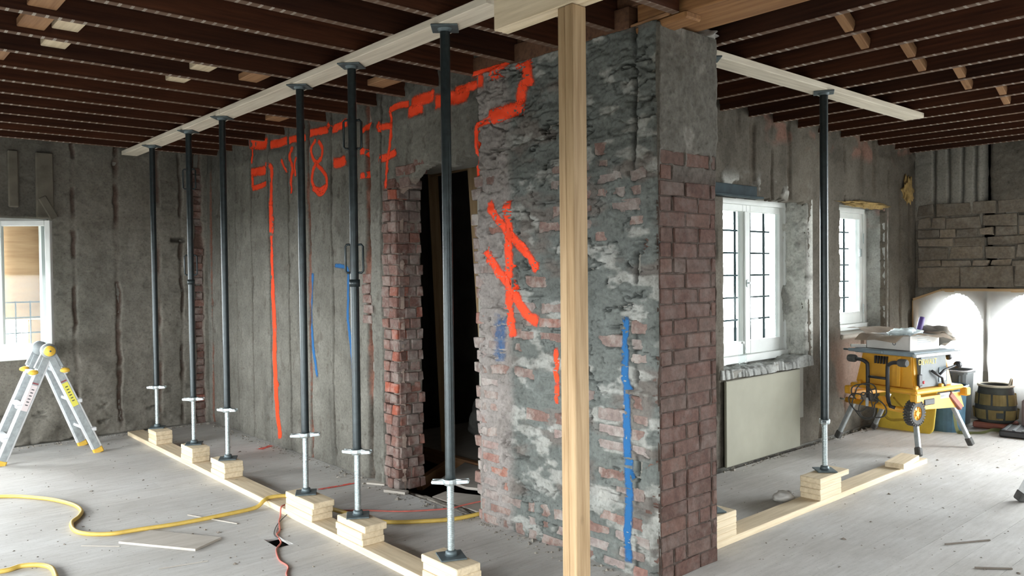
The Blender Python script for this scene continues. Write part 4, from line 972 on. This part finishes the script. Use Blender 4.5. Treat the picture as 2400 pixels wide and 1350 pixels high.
# ---- hose, cords, scraps on the floor
HR = 0.0125
hp = [(0.845,4.40),(0.858,4.571),(0.824,4.666),(0.748,4.721),(0.652,4.707),(0.45,4.85),(0.28,5.4),(0.35,6.05),(0.60,6.33),(0.886,6.323),(1.094,6.072),(1.202,5.797),(1.219,5.591),(1.176,5.452),(1.112,5.341),(1.091,5.168),(1.131,5.049),(1.232,4.954),(1.363,4.925),(1.614,4.872),(1.896,4.86),(2.06,4.87)]
hp = [(x,y,HR) for x,y in hp] + [(2.12,4.88,HR+0.028),(2.17,4.90,TP+HR),(2.27,4.86,TP+HR),(2.33,4.78,HR+0.02),(2.40,4.55,HR),(2.46,4.25,HR),(2.52,4.047,HR),(2.708,3.893,HR),(2.869,3.81,HR),(3.05,3.775,HR+0.005),(3.25,3.80,0.02),(3.5,3.85,0.015)]
tube('air_hose', hp, HR, M['hose'], None, 10, True, 8, label='yellow hose curving across the floor and through the doorway', cat='hose')
CR = 0.0048
cp = [(1.66,3.50),(1.715,3.686),(1.771,3.789),(1.778,3.905),(1.836,4.068),(1.905,4.16),(1.945,4.30),(1.99,4.36),(2.06,4.52),(2.115,4.62)]
cp = [(x,y,CR) for x,y in cp] + [(2.14,4.66,TP+CR+.004),(2.20,4.70,TP+CR),(2.28,4.69,TP+CR+.002),(2.305,4.66,0.02),(2.40,4.52,CR),(2.568,4.349,CR),(2.737,4.167,CR),(2.96,4.019,CR+.004),(3.09,4.0,0.012),(3.25,3.93,0.03),(3.6,3.9,0.02)]
tube('extension_cord', cp, CR, M['redcord'], None, 8, True, 8, label='thin faded red cord running over the plank towards the doorway', cat='cord')
tube('extension_cord', [(2.15,4.60,0.012),(2.05,4.50,.006),(1.98,4.40,.006),(1.93,4.30,.006),(1.925,4.22,.006)], 0.003, M['rubber'], None, 6, True, 6, label='thin grey wire lying beside the small floor hole', cat='wire')
ply_m = bm_mesh(prism_bm([(1.228,4.781),(1.504,4.358),(1.682,4.456),(1.42,4.87)], 0.0005, 0.013), 'plywood_scrap'); tag(mobj('plywood_scrap', ply_m, M['plydust']), 'thin dusty plywood scrap lying flat beside the yellow hose', 'plywood')
for (a, b, w, t, lab) in (((2.93,4.93),(3.0,4.80),.07,.012,'small wood offcut at the foot of the plaster strips'), ((2.90,4.66),(2.97,4.50),.05,.018,'short pale wood offcut beside the doorway brick jamb'), ((1.70,5.05),(1.86,4.66),.010,.006,'thin pale stick beside the yellow hose'), ((1.06,4.88),(1.22,4.72),.006,.005,'thin dark splinter near the hose loop'), ((1.27,4.22),(1.50,4.16),.006,.004,'dark splinter in front of the plywood scrap')):
    board('wood_offcut', (a[0],a[1],t/2), (b[0],b[1],t/2), w, t, M['plydust'], bev=0.002, label=lab, cat='wood scrap')
lump('mortar_lump', None, (4.66,2.68,0.03), (0.07,0.06,0.035), M['card'], 9, 3, 0.35, label='broken white plaster lump beside the block stack by the window wall', cat='rubble')
for (x0,y0,x1,y1,lab) in ((4.55,1.66,4.80,1.52,'dark splinter on the open floor right of the brick pier'),(4.30,1.43,4.42,1.30,'short dark twig at the lower right of the floor')):
    board('wood_splinter', (x0,y0,.004), (x1,y1,.004), 0.012, 0.007, M['chip'], bev=0.002, label=lab, cat='wood scrap')
# debris: uncountable chips swept about
def debris(name, n, area, label, smin, smax, seed, mat, parent=None):
    r = random.Random(seed); b = bmesh.new()
    for _ in range(n):
        x, y = area(r); s = r.uniform(smin, smax)*(2.2 if r.random() < .06 else 1); a = r.uniform(0, PI); k = r.uniform(.3, 1)
        vs = []
        for q in range(4):
            an = a+q*PI/2+r.uniform(-.3,.3); rr = s*(1 if q % 2 else k); vs.append(b.verts.new((x+rr*math.cos(an), y+rr*math.sin(an), 0.0006)))
        tp = b.verts.new((x+r.uniform(-.3,.3)*s, y+r.uniform(-.3,.3)*s, 0.0006+s*r.uniform(.25,.7)))
        for q in range(4): b.faces.new((vs[q], vs[(q+1)%4], tp))
    o = mobj(name, bm_mesh(b, name), mat, parent); return tag(o, label, 'debris' if not parent else None, kind='stuff')
def a_all(r):
    if r.random() < .55: return r.uniform(0.5, 2.9), r.uniform(2.2, 8.0)
    return r.uniform(3.0, 8.2), r.uniform(0.9, 2.35 if r.random() < .5 else 3.3)
debris('floor_debris', 1100, lambda r: (lambda p: p if not (2.96 < p[0] < 3.5 and p[1] > 2.3) else (1.5, 3.6))(a_all(r)), 'scattered chips and dust crumbs over the dusty floor', 0.002, 0.008, 11, M['chip'])
debris('wall_rubble', 420, lambda r: (XM-0.01-abs(r.gauss(0, .05)), r.uniform(2.3, 8.0)), 'crumbled mortar along the foot of the partition', 0.004, 0.014, 12, M['dirt'])
debris('wall_rubble', 260, lambda r: (r.uniform(5.0, 8.4), YW-0.02-abs(r.gauss(0, .05))), 'crumbled mortar along the foot of the window wall', 0.004, 0.014, 13, M['dirt'])
debris('wall_rubble', 200, lambda r: (r.uniform(1.0, 2.95), YB-0.03-abs(r.gauss(0, .06))), 'crumbled mortar along the foot of the back wall', 0.005, 0.016, 14, M['dirt'])

# ---- inside the doorway
fl_parts = [((3.46,5.15),(3.95,5.65),.02,'pale board lying across the opened floor behind the doorway')]
board('floor_stringer', (3.88,6.2,-0.05), (3.88,4.2,-0.05), 0.05, 0.10, M['bridging'], label='brown joist exposed across the opened floor behind the doorway', cat='joist', group='lumber in the dark room')
board('floor_stringer', (3.30,4.83,-0.06), (3.86,5.18,-0.06), 0.05, 0.09, M['bridging'], label='short brown joist piece meeting the longer one behind the doorway', cat='joist', group='lumber in the dark room')
tag(mobj('subfloor_sheet', bm_mesh(prism_bm([(3.42,4.72),(3.84,4.98),(3.84,4.30),(3.5,4.2),(3.40,4.40)], -0.03, -0.012), 's'), M['plydust']), 'dusty subfloor sheet just inside the doorway', 'plywood')
tag(mobj('subfloor_sheet', bm_mesh(prism_bm([(3.92,6.3),(4.95,6.3),(4.95,4.1),(3.92,4.1)], -0.03, -0.012), 's'), M['plydust']), 'dusty floor boards deeper inside the dark room', 'plywood')
tag(mobj('subfloor_sheet', bm_mesh(prism_bm([(3.06,4.33),(3.20,4.37),(3.42,3.9),(3.40,3.74),(3.08,3.74)], -0.02, 0.001), 's'), M['plydust']), 'pale board with clean edge lying in the door threshold', 'plywood')
lump('rubble_strip', None, (3.02,4.1,-0.03), (0.06,0.48,0.035), M['dirt'], 21, 4, 0.3, 12, label='strip of dirt and rubble along the door threshold', cat='rubble')
df = empty('leaning_door_frame', (4.1,5.0,0), 0, 'rough wooden stud frame leaning inside the dark doorway', 'door frame')
def dpt(u, v, x): p = at_x(u, v, x); return p-Vector((4.1,5.0,0))
a, b = dpt(1014,400,3.95), dpt(1047,1062,3.95); board('stud', a, b, 0.040, 0.085, M['stud'], df, up=(0.75,-0.66,0))
a, b = dpt(1108,385,3.75), dpt(1149,1010,3.75); board('stud', a, b, 0.040, 0.085, M['stud'], df, up=(0.75,-0.66,0))
a, b = dpt(1010,408,3.95), dpt(1125,385,3.75); board('head', a, b, 0.04, 0.05, M['stud'], df, up=(0,0,1))
lump('rubble_sack', None, (4.25,5.17,0.25), (0.16,0.20,0.22), M['sack'], 4, 4, 0.3, 3, label='dusty grey rubble sack slumped in the dark room', cat='sack')

# ---- table saw on folding wheeled stand
SCN = Vector((6.93,2.86,0)); SR = math.atan2(-0.14, 0.72)
ts = empty('table_saw', SCN, SR, 'yellow portable table saw on a folding wheeled stand', 'table saw')
def SB(nm, a, b, mat, par=ts, bev=0.006): return box(nm, a, b, mat, par, bev)
# body: tapered yellow housing (local x = right, y = back)
def taper(z0, z1, a0, a1):
    bm = bmesh.new(); v = []
    for z, (x0,x1,y0,y1) in ((z0,a0),(z1,a1)):
        for x, y in ((x0,y0),(x1,y0),(x1,y1),(x0,y1)): v.append(bm.verts.new((x,y,z)))
    for f in ((0,3,2,1),(4,5,6,7),(0,1,5,4),(1,2,6,5),(2,3,7,6),(3,0,4,7)): bm.faces.new([v[i] for i in f])
    bmesh.ops.recalc_face_normals(bm, faces=list(bm.faces)); bmesh.ops.bevel(bm, geom=list(bm.edges), offset=0.012, segments=2, affect='EDGES'); return bm
body = mobj('housing', bm_mesh(taper(0.52, 0.785, (-.27,.27,-.27,.27), (-.23,.23,-.23,.23)), 'housing'), M['yellow'], ts)
fr_p = mobj('front_panel', bm_mesh(prism_bm([(-.20,.53),(.175,.53),(.15,.775),(-.185,.775)], -0.278, -0.235, 'y'), 'front_panel'), M['greypanel'], ts)
tm = text_mesh('DEWALT', 0.062); mobj('lettering', tm, M['lidyellow'], fr_p, (-0.10,-0.2795,0.735), (PI/2,0,0))
mobj('lettering_plate', box_mesh(0.02,0.002,0.02,0,M['greypanel']), None, fr_p, (0.12,-0.279,0.60))
SB('blade_scale', (0.05,-.282,.56), (0.16,-.276,.68), M['greytable'], fr_p)
tube('tilt_handle', [(-.06,-.29,.66),(0.0,-.31,.62),(0.05,-.31,.60),(.06,-.31,.56),(.09,-.31,.53)], 0.011, M['black'], ts, 8)
tube('tilt_handle', [(0.0,-.31,.62),(.08,-.31,.66),(.2,-.31,.68),(.25,-.31,.69)], 0.010, M['black'], ts, 8)
mobj('knob', bm_mesh(lathe_bm([(0,0),(.026,0),(.03,.01),(.03,.035),(.02,.045),(0,.045)], 14, axis='x'), 'knob', True), M['black'], ts, (.25,-.31,.69))
mobj('knob', bm_mesh(lathe_bm([(0,0),(.022,0),(.025,.01),(.025,.03),(0,.04)], 14, axis='x'), 'knob', True), M['black'], ts, (.27,-.22,.745))
SB('power_switch', (-.235,-.292,.545), (-.185,-.27,.64), M['black']); SB('switch_button', (-.18,-.294,.56), (-.155,-.28,.585), M['red'])
# vents and rib on the left face (towards -x)
for k in range(5): SB('vent_slot', (-.258,-.02+k*.026,.70), (-.232,-.008+k*.026,.765), M['black'], body, 0.002)
board('rib', (-.285,-.145,.53), (-.243,-.125,.775), .03, .02, M['yellow'], body, up=(1,0,0))
# table top, rails, scale
SB('table_top', (-.30,-.29,.785), (.27,.26,.822), M['greytable']); SB('fence_rail', (-.315,-.02,.79), (-.295,.31,.818), M['greytable']); SB('front_rail', (-.33,-.318,.782), (.31,-.292,.812), M['alu_dull']); SB('scale_strip', (-.32,-.322,.786), (.26,-.318,.806), M['alu'])
SB('rail_end', (-.312,.31,.795), (-.298,.36,.812), M['plate'])
SB('front_rail_arm', (.27,-.26,.79), (.31,.2,.812), M['greytable'])
# base flange with feet
SB('base_flange', (-.33,-.33,.485), (.33,.28,.525), M['yellow'], ts, 0.012)
for sx in (-1, 1):
    for sy in (-1, 1):
        SB('flange_foot', (sx*.345-.035,sy*.30-.03-.03,.43), (sx*.345+.035,sy*.30,.50), M['yellow'], ts, 0.01)
for (x, y) in ((-.28,-.29),(.05,-.30),(-.30,.2)): SB('clip', (x-.02,y-.015,.52), (x+.02,y+.015,.55), M['yellow'], ts, 0.006)
# stand frame
SB('stand_rail', (-.30,-.30,.40), (.30,-.25,.455), M['yellow'], ts, 0.01); SB('stand_rail', (-.30,.25,.40), (.30,.30,.455), M['yellow'], ts, 0.01)
mobj('stand_gusset', bm_mesh(prism_bm([(-.28,.46),(.30,.46),(.36,.33),(-.24,.36)], -.31, -.29, 'y'), 'stand_gusset'), M['yellow'], ts)
tube('axle_tube', [(-.345,.30,.372),(-.345,-.26,.355)], 0.024, M['yellow'], ts, 12); tube('axle', [(-.345,.36,.374),(-.345,.30,.372)], 0.008, M['galv'], ts, 8)
for y0 in (-.02, .17): board('axle_bracket', (-.33,y0,.44), (-.345,y0-.06 if y0 < .1 else y0+.06,.365), .02, .07, M['yellow'], ts, up=(1,0,0))
# wheels
def tyre():
    b = lathe_bm([(.055,-.03),(.085,-.034),(.092,-.026),(.095,0),(.092,.026),(.085,.034),(.055,.03)], 28, axis='y')
    for k in range(26):
        a = 2*PI*k/26
        for s in (-1, 1):
            an = a+(0.12 if s > 0 else 0); q = box_bm(.018,.030,.014,.002); R_ = Matrix.Rotation(-an, 4, 'Y')
            for v in q.verts: v.co = R_ @ (v.co+Vector((.096,.017*s,0)))
            t_ = bpy.data.meshes.new('t'); q.to_mesh(t_); q.free(); b.from_mesh(t_); bpy.data.meshes.remove(t_)
    return bm_mesh(b, 'tyre')
def hubm():
    b = lathe_bm([(0,-.028),(.02,-.03),(.024,-.02),(.05,-.014),(.058,-.024),(.058,.024),(0,.02)], 24, axis='y')
    for k in range(6):
        q = box_bm(.036,.008,.012,.002); R_ = Matrix.Rotation(2*PI*k/6, 4, 'Y')
        for v in q.verts: v.co = R_ @ (v.co+Vector((.036,-.018,0)))
        t_ = bpy.data.meshes.new('t'); q.to_mesh(t_); q.free(); b.from_mesh(t_); bpy.data.meshes.remove(t_)
    return bm_mesh(b, 'wheel_hub')
TY, HB = tyre(), hubm()
for y in (-.315,): 
    wh = mobj('wheel', TY, M['rubber'], ts, (-.335,y,.345), (0,0,0.0)); mobj('wheel_hub', HB, M['yellow'], wh)
# legs
def leg(top, foot):
    top, foot = Vector(top), Vector(foot); d = (foot-top).normalized()
    board('leg', top, foot-d*.05, .036, .036, M['alu_dull'], ts, up=(0,1,0), bev=.006); board('leg_foot', foot-d*.07, foot, .048, .048, M['rubber'], ts, up=(0,1,0), bev=.008)
RI = Matrix.Rotation(-SR, 3, 'Z')
def loc(x, y, z=0.0): return RI @ (Vector((x,y,z))-SCN)
leg((.22,-.27,.40), loc(7.20,2.42,.018)); leg((-.22,-.24,.38), loc(6.49,2.56,.018)); leg((-.28,.26,.38), loc(6.70,3.33,.018)); leg((.2,.27,.38), loc(7.34,3.30,.018))
board('leg_sleeve', (.16,-.285,.455), (.30,-.30,.325), .05, .07, M['brickred'], ts, up=(0,1,0), bev=.006); SB('leg_hinge_plate', (.02,-.31,.42), (.18,-.28,.47), M['totelid'])
SB('dark_bracket', (-.20,-.318,.39), (-.06,-.29,.44), M['black'])
# push handle with grips
hd = empty('push_handle', (0,0,0)); hd.parent = ts
for (y, s) in ((.07, 1), (-.112, -1)):
    tube('handle_tube', [(-.36,y,.40),(-.375,y,.46),(-.38,y,.68),(-.38,y+.012*s,.715),(-.385,y+.05*s,.735),(-.39,y+.10*s,.74),(-.39,y+.12*s,.74)], .0155, M['black'], hd, 12, True, 5)
    mobj('grip', bm_mesh(lathe_bm([(0,-.038),(.026,-.038),(.032,-.028),(.033,.02),(.028,.034),(0,.036)], 12, axis='y'), 'grip', False), M['rubber'], hd, (-.39,y+(.14)*s,.742))
tube('handle_crossbar', [(-.38,.07,.60),(-.38,-.112,.60)], .011, M['black'], hd, 10)
tube('handle_foot', [(-.36,-.112,.40),(-.37,-.13,.375),(-.37,-.17,.37)], .014, M['black'], hd, 10)
# coiled power cord hung on the handle
cpts = []
for k in range(70):
    a = k/70*2*PI*3.4; rr = .10+.05*math.sin(k*.37)+.02*math.sin(k*1.1); cpts.append((-.405-.012*math.sin(a*.5), .05+rr*1.15*math.cos(a)+.02*math.sin(k*.2), .40+rr*1.05*math.sin(a)))
tube('power_cord', cpts, .0055, M['rubber'], ts, 7, True, 3)
mobj('cord_plug', bm_mesh(lathe_bm([(0,-.04),(.012,-.04),(.014,0),(.008,.03),(0,.03)], 10), 'cord_plug', True), M['totelid'], ts, (-.43,.04,.40))
# things on the saw table
tz = .822
def on(x, y, z): return tuple(SCN + Matrix.Rotation(SR, 3, 'Z') @ Vector((x,y,z)))
bx = empty('cardboard_box', on(-.03,-.01,tz+.001), SR, 'open white cardboard box with spread flaps on the saw table', 'box')
for nm, a, b in (('side',(-.20,-.20,0),(.20,-.195,.12)),('side',(-.20,.195,0),(.20,.20,.12)),('side',(-.20,-.20,0),(-.195,.20,.12)),('side',(.195,-.20,0),(.20,.20,.12)),('bottom',(-.2,-.2,0),(.2,.2,.004))): box(nm, a, b, M['card'], bx)
def flap(pts, mat=M['cardin']):
    b = bmesh.new(); n = 5; rows = []
    for i in range(n+1):
        t = i/n; row = []
        for j in range(5):
            s = j/4; p = (Vector(pts[0])*(1-s)+Vector(pts[1])*s)*(1-t)+(Vector(pts[3])*(1-s)+Vector(pts[2])*s)*t
            p.z += 0.02*math.sin(t*PI)+0.008*math.sin(s*7+t*4); row.append(b.verts.new(p))
        rows.append(row)
    for A, B in zip(rows, rows[1:]):
        for j in range(4): b.faces.new((A[j],A[j+1],B[j+1],B[j]))
    bmesh.ops.solidify(b, geom=list(b.faces), thickness=0.004); bmesh.ops.recalc_face_normals(b, faces=list(b.faces))
    return mobj('flap', bm_mesh(b, 'flap', False), mat, bx)
flap([(-.2,.20,.12),(-.2,-.20,.12),(-.32,-.15,.075),(-.33,.22,.08)]); flap([(-.2,-.2,.12),(.2,-.2,.12),(.27,-.30,.075),(-.08,-.30,.125)]); flap([(-.2,.2,.12),(.2,.2,.12),(.2,.32,.15),(-.25,.36,.17)]); flap([(.2,-.2,.12),(.2,.2,.12),(.33,.2,.12),(.33,-.2,.11)])
for k in range(4): box('print_line', (-.10,-.2012,.095-k*.016), (.02+.03*(k%3),-.2002,.1-k*.016), M['greytable'], bx)
mobj('print_mark', bm_mesh(lathe_bm([(.010,0),(.017,0),(.017,.001),(.010,.001)], 12, axis='x'), 'print_mark'), M['greypanel'], bx, (-.2012,-.06,.055))
lump('plastic_bag', None, on(.0,-.02,tz+.115), (.13,.12,.055), M['plasticbag'], 6, 4, .5, 4, label='crumpled pale plastic bag in the cardboard box', cat='bag')
lump('paper_bag', None, on(.31,-.10,tz+.095), (.09,.14,.085), M['paper'], 8, 3, .7, 2.5, label='crumpled brown paper bag beside the cardboard box', cat='bag')
mobj_p = mobj('spray_can', bm_mesh(lathe_bm([(0,0),(.024,0),(.025,.004),(.025,.15),(.02,.165),(0,.165)], 18), 'spray_can', True), M['purple'], None, on(.17,-.02,tz+.10), (.1,.35,0)); tag(mobj_p, 'dark purple plastic tube sticking up behind the cardboard box', 'tube')
board('wood_offcut', on(-.29,.30,tz+.014), on(-.10,.10,tz+.014), .05, .024, M['card'], bev=.004, label='pale grey strip lying on the saw table beside the box', cat='wood scrap')

# ---- clutter behind the saw
ly = empty('tote_lid', (7.50,3.10,0.0), 0, 'yellow plastic tote lid leaning behind the saw stand', 'lid')
rp = []
for cx, cy, a0 in ((.20,.05,-90),(.20,.35,0),(-.20,.35,90),(-.20,.05,180)):
    for k in range(5):
        a = math.radians(a0+k*22.5); rp.append((cx+.05*math.cos(a), cy+.05*math.sin(a)))
lidrot = Euler((0, math.radians(16), 0))
lm = mobj('lid_panel', bm_mesh(prism_bm(rp, -.012, .012, 'x'), 'lid_panel'), M['lidyellow'], ly, (0.02,0,0.004), lidrot)
rim = tube('lid_rim', [(0,p[0],p[1]) for p in rp], .011, M['lidyellow'], lm, 8, True, 0, True)
inner = [(-.016,.14*math.copysign(1,p[0])+(.0), .06+.26*(p[1] > .2)) for p in rp]
tube('lid_ridge', [(-.013,-.17,.10),(-.013,-.10,.075),(-.013,.0,.09),(-.013,.12,.075),(-.013,.18,.12),(-.013,.17,.22),(-.013,.19,.30)], .012, M['lidbrown'], lm, 6, True, 4); tube('lid_ridge', [(-.013,-.10,.24),(-.013,.0,.19),(-.013,.12,.29)], .008, M['lidbrown'], lm, 6, True, 4)
def tub(name, c, rx, ry, h, mat, rimmat, label, cat, taperk=.86, n=28, sq=4.0, ribs=0):
    t = empty(name, c, 0, label, cat); b = bmesh.new(); rings = []
    prof = [(taperk*.0,0.004),(taperk,0.0),(1.0,h-.03),(1.07,h-.03),(1.07,h),(.97,h),(taperk*.97,.012),(0,.012)]
    for k, z in prof:
        if k == 0: rings.append([b.verts.new((0,0,z))]); continue
        r = []
        for i in range(n):
            a = 2*PI*i/n; cx, sy = math.cos(a), math.sin(a); q = (abs(cx)**sq+abs(sy)**sq)**(-1/sq); r.append(b.verts.new((rx*k*q*cx, ry*k*q*sy, z)))
        rings.append(r)
    for A, B in zip(rings, rings[1:]):
        for i in range(n):
            j = (i+1)%n
            if len(A) == 1: b.faces.new((A[0],B[j],B[i]))
            elif len(B) == 1: b.faces.new((A[i],A[j],B[0]))
            else: b.faces.new((A[i],A[j],B[j],B[i]))
    bmesh.ops.recalc_face_normals(b, faces=list(b.faces)); mobj('body', bm_mesh(b, 'body', False), mat, t)
    rr = [(rx*1.07*((abs(math.cos(a))**sq+abs(math.sin(a))**sq)**(-1/sq))*math.cos(a), ry*1.07*((abs(math.cos(a))**sq+abs(math.sin(a))**sq)**(-1/sq))*math.sin(a), h-.004) for a in [2*PI*i/n for i in range(n)]]
    tube('rim', rr, .009, rimmat, t, 7, True, 0, True)
    for k in range(ribs): box('rib', (-rx-.012,-ry*.75+k*ry*1.5/(ribs-1)-.008,.06), (-rx+.03,-ry*.75+k*ry*1.5/(ribs-1)+.008,h-.04), mat, t, .004)
    return t
tub('plastic_tub', (7.84,2.86,0), .16,.17,.42, M['blue_bin'], M['blue_bin'], 'blue plastic tub standing behind the saw stand leg', 'tub', .9, 28, 2.6)
tub('storage_tote', (8.24,2.97,0), .15,.19,.52, M['grey_tote'], M['totelid'], 'grey ribbed storage tote under the arched window', 'tote', .85, 32, 6, 5)
tb = empty('tool_bag', (8.26,2.57,.06), .3, 'round khaki and black canvas tool bag with cream rim', 'tool bag')
tag(mobj('crate_lid', box_mesh(.30,.30,.058,.012,M['brickred']), None, None, (8.26,2.57,.03)), 'dull red flat plastic case under the canvas tool bag', 'case')
mobj('bag_body', bm_mesh(lathe_bm([(0,.0),(.135,.0),(.165,.03),(.170,.12),(.162,.20),(.145,.29),(.138,.34),(.125,.34),(.13,.05),(0,.03)], 28), 'bag_body', True), M['canvas_dark'], tb)
tube('bag_rim', [(.142*math.cos(2*PI*i/24), .142*math.sin(2*PI*i/24), .338) for i in range(24)], .011, M['cream_rope'], tb, 7, True, 0, True)
for lvl, (z0, z1, r0, r1) in enumerate(((.035,.125,.172,.182),(.165,.265,.166,.158))):
    for k in range(8):
        a = 2*PI*k/8+.2*lvl; b = bmesh.new(); vs = []
        for zz, rr in ((z0,r0),(z1,r1)):
            for q in range(5):
                an = a+(q-2)*.17; o_ = .008*math.cos((q-2)*.7); vs.append(b.verts.new(((rr+o_)*math.cos(an),(rr+o_)*math.sin(an),zz)))
        for q in range(4): b.faces.new((vs[q],vs[q+1],vs[q+6],vs[q+5]))
        bmesh.ops.solidify(b, geom=list(b.faces), thickness=-.008); bmesh.ops.recalc_face_normals(b, faces=list(b.faces)); mobj('pocket', bm_mesh(b, 'pocket'), M['khaki'], tb)
box('badge', (-.198,-.065,.055), (-.19,-.005,.105), M['canvas_dark'], tb, .002); tube('bag_handle', [(-.10,-.1,.33),(-.06,-.12,.40),(.02,-.13,.40),(.06,-.125,.33)], .009, M['cream_rope'], tb, 7, True, 5)
tag(mobj('plastic_crate', box_mesh(.26,.24,.30,.02,M['purplegrey']), None, None, (8.31,2.22,.15)), 'purplish grey box under the red can at the right edge', 'box')
gc = empty('fuel_can', (8.31,2.23,.30), 0, 'red plastic can standing on the grey box', 'can'); mobj('can_body', box_mesh(.18,.15,.22,.03,M['red'],3), None, gc, (0,0,.11)); mobj('can_cap', bm_mesh(lathe_bm([(0,0),(.022,0),(.022,.03),(0,.03)],12),'can_cap'), M['stickerwhite'], gc, (-.05,.04,.22))
fc = empty('tool_case', (8.02,2.22,0), .12, 'low black ribbed plastic case on the floor at the right edge', 'case'); mobj('case_body', box_mesh(.36,.42,.06,.012,M['black']), None, fc, (0,0,.031))
for k in range(6): box('case_rib', (-.16,-.19+k*.07,.060), (.16,-.165+k*.07,.068), M['greypanel'], fc, .003)
def ribbon(name, pts, wd, mat, **kw):
    C = catmull([Vector(p) for p in pts], 6); b = bmesh.new(); rows = []
    for i, p in enumerate(C):
        t = (C[min(i+1,len(C)-1)]-C[max(i-1,0)]).normalized(); s = t.cross(Vector((.3,.8,.5))).normalized(); rows.append((b.verts.new(p-s*wd/2), b.verts.new(p+s*wd/2)))
    for A, B in zip(rows, rows[1:]): b.faces.new((A[0],A[1],B[1],B[0]))
    bmesh.ops.solidify(b, geom=list(b.faces), thickness=.003); bmesh.ops.recalc_face_normals(b, faces=list(b.faces)); return tag(mobj(name, bm_mesh(b, name), mat), **kw)
ribbon('webbing_strap', [(7.72,2.76,.44),(7.69,2.74,.40),(7.69,2.73,.20),(7.69,2.70,.03),(7.72,2.64,.012),(7.80,2.58,.01)], .035, M['strap'], label='green webbing strap hanging from the blue tub to the floor', cat='strap', group='webbing straps')
ribbon('webbing_strap', [(7.70,2.70,.012),(7.82,2.56,.010),(7.95,2.50,.03),(8.05,2.45,.012)], .04, M['strap'], label='loose green webbing strap end lying on the floor before the tool bag', cat='strap', group='webbing straps')
# ---- poly sheeting on a lumber frame before the arches
pf = empty('sheeting_frame', (8.50,2.6,0), 0, 'lumber frame with clear plastic sheeting before the arched windows', 'plastic sheeting')
board('frame_top', (0,.53,1.275), (0,-1.3,1.285), .05, .035, M['stud'], pf); board('frame_top', (-.01,.80,1.175), (0,.53,1.275), .05, .03, M['stud'], pf)
board('frame_post', (-.01,.785,0), (-.01,.785,1.17), .05, .04, M['stud'], pf, up=(1,0,0)); board('frame_post', (-.005,.125,0), (-.005,.125,1.27), .05, .05, M['outer'], pf, up=(1,0,0))
def sheet():
    b = bmesh.new(); n, m = 60, 30; rows = []
    for i in range(n+1):
        y = .79-2.05*i/n; zt = 1.165+min(1, (.79-y)/.26)*.105; row = []
        for j in range(m+1):
            z = .02+(zt-.02)*j/m; wv = .012*math.sin(y*9+z*3)+.006*math.sin(y*23-z*7)+.004*math.sin(z*17+y*4); row.append(b.verts.new((-.035+wv, y, z)))
        rows.append(row)
    for A, B in zip(rows, rows[1:]):
        for j in range(m): b.faces.new((A[j],A[j+1],B[j+1],B[j]))
    return bm_mesh(b, 'plastic_sheet', True)
mobj('plastic_sheet', sheet(), M['sheet'], pf)
# ---- bottle on the sill, sawhorse at the right edge
bo = empty('water_bottle', (5.44,YW+.05,.752), 0, 'clear plastic water bottle on the window sill', 'bottle')
mobj('bottle_body', bm_mesh(lathe_bm([(0,0),(.029,0),(.032,.006),(.032,.03),(.029,.036),(.032,.042),(.032,.065),(.029,.07),(.032,.076),(.032,.115),(.026,.135),(.013,.155),(.013,.172)], 20), 'bottle_body', True), M['bottle'], bo); mobj('bottle_cap', bm_mesh(lathe_bm([(0,.17),(.015,.17),(.015,.186),(0,.186)], 14), 'bottle_cap'), M['white'], bo)
sh = empty('sawhorse', (5.95,1.25,0), math.radians(-25), 'pale sawhorse leg with dark foot at the right edge', 'sawhorse')
board('top_beam', (-.30,0,.72), (.55,0,.72), .06, .09, M['alu'], sh)
for x in (-.22, .47):
    for s in (-1, 1):
        tp_, ft = Vector((x+.03,s*.03,.70)), Vector((x-.13 if x < 0 else x+.1,s*.27,.03)); d = (ft-tp_).normalized(); board('leg', tp_, ft, .05, .05, M['alu'], sh, up=(0,1,0)); board('leg_foot', ft-d*.04, ft+d*.025, .06, .06, M['rubber'], sh, up=(0,1,0), bev=.008)

lump('insulation_tuft', None, (3.52,2.47,2.725), (.06,.07,.03), M['card'], 15, 3, .6, 6, label='white fluffy scrap on top of the pier beside the beam', cat='insulation')
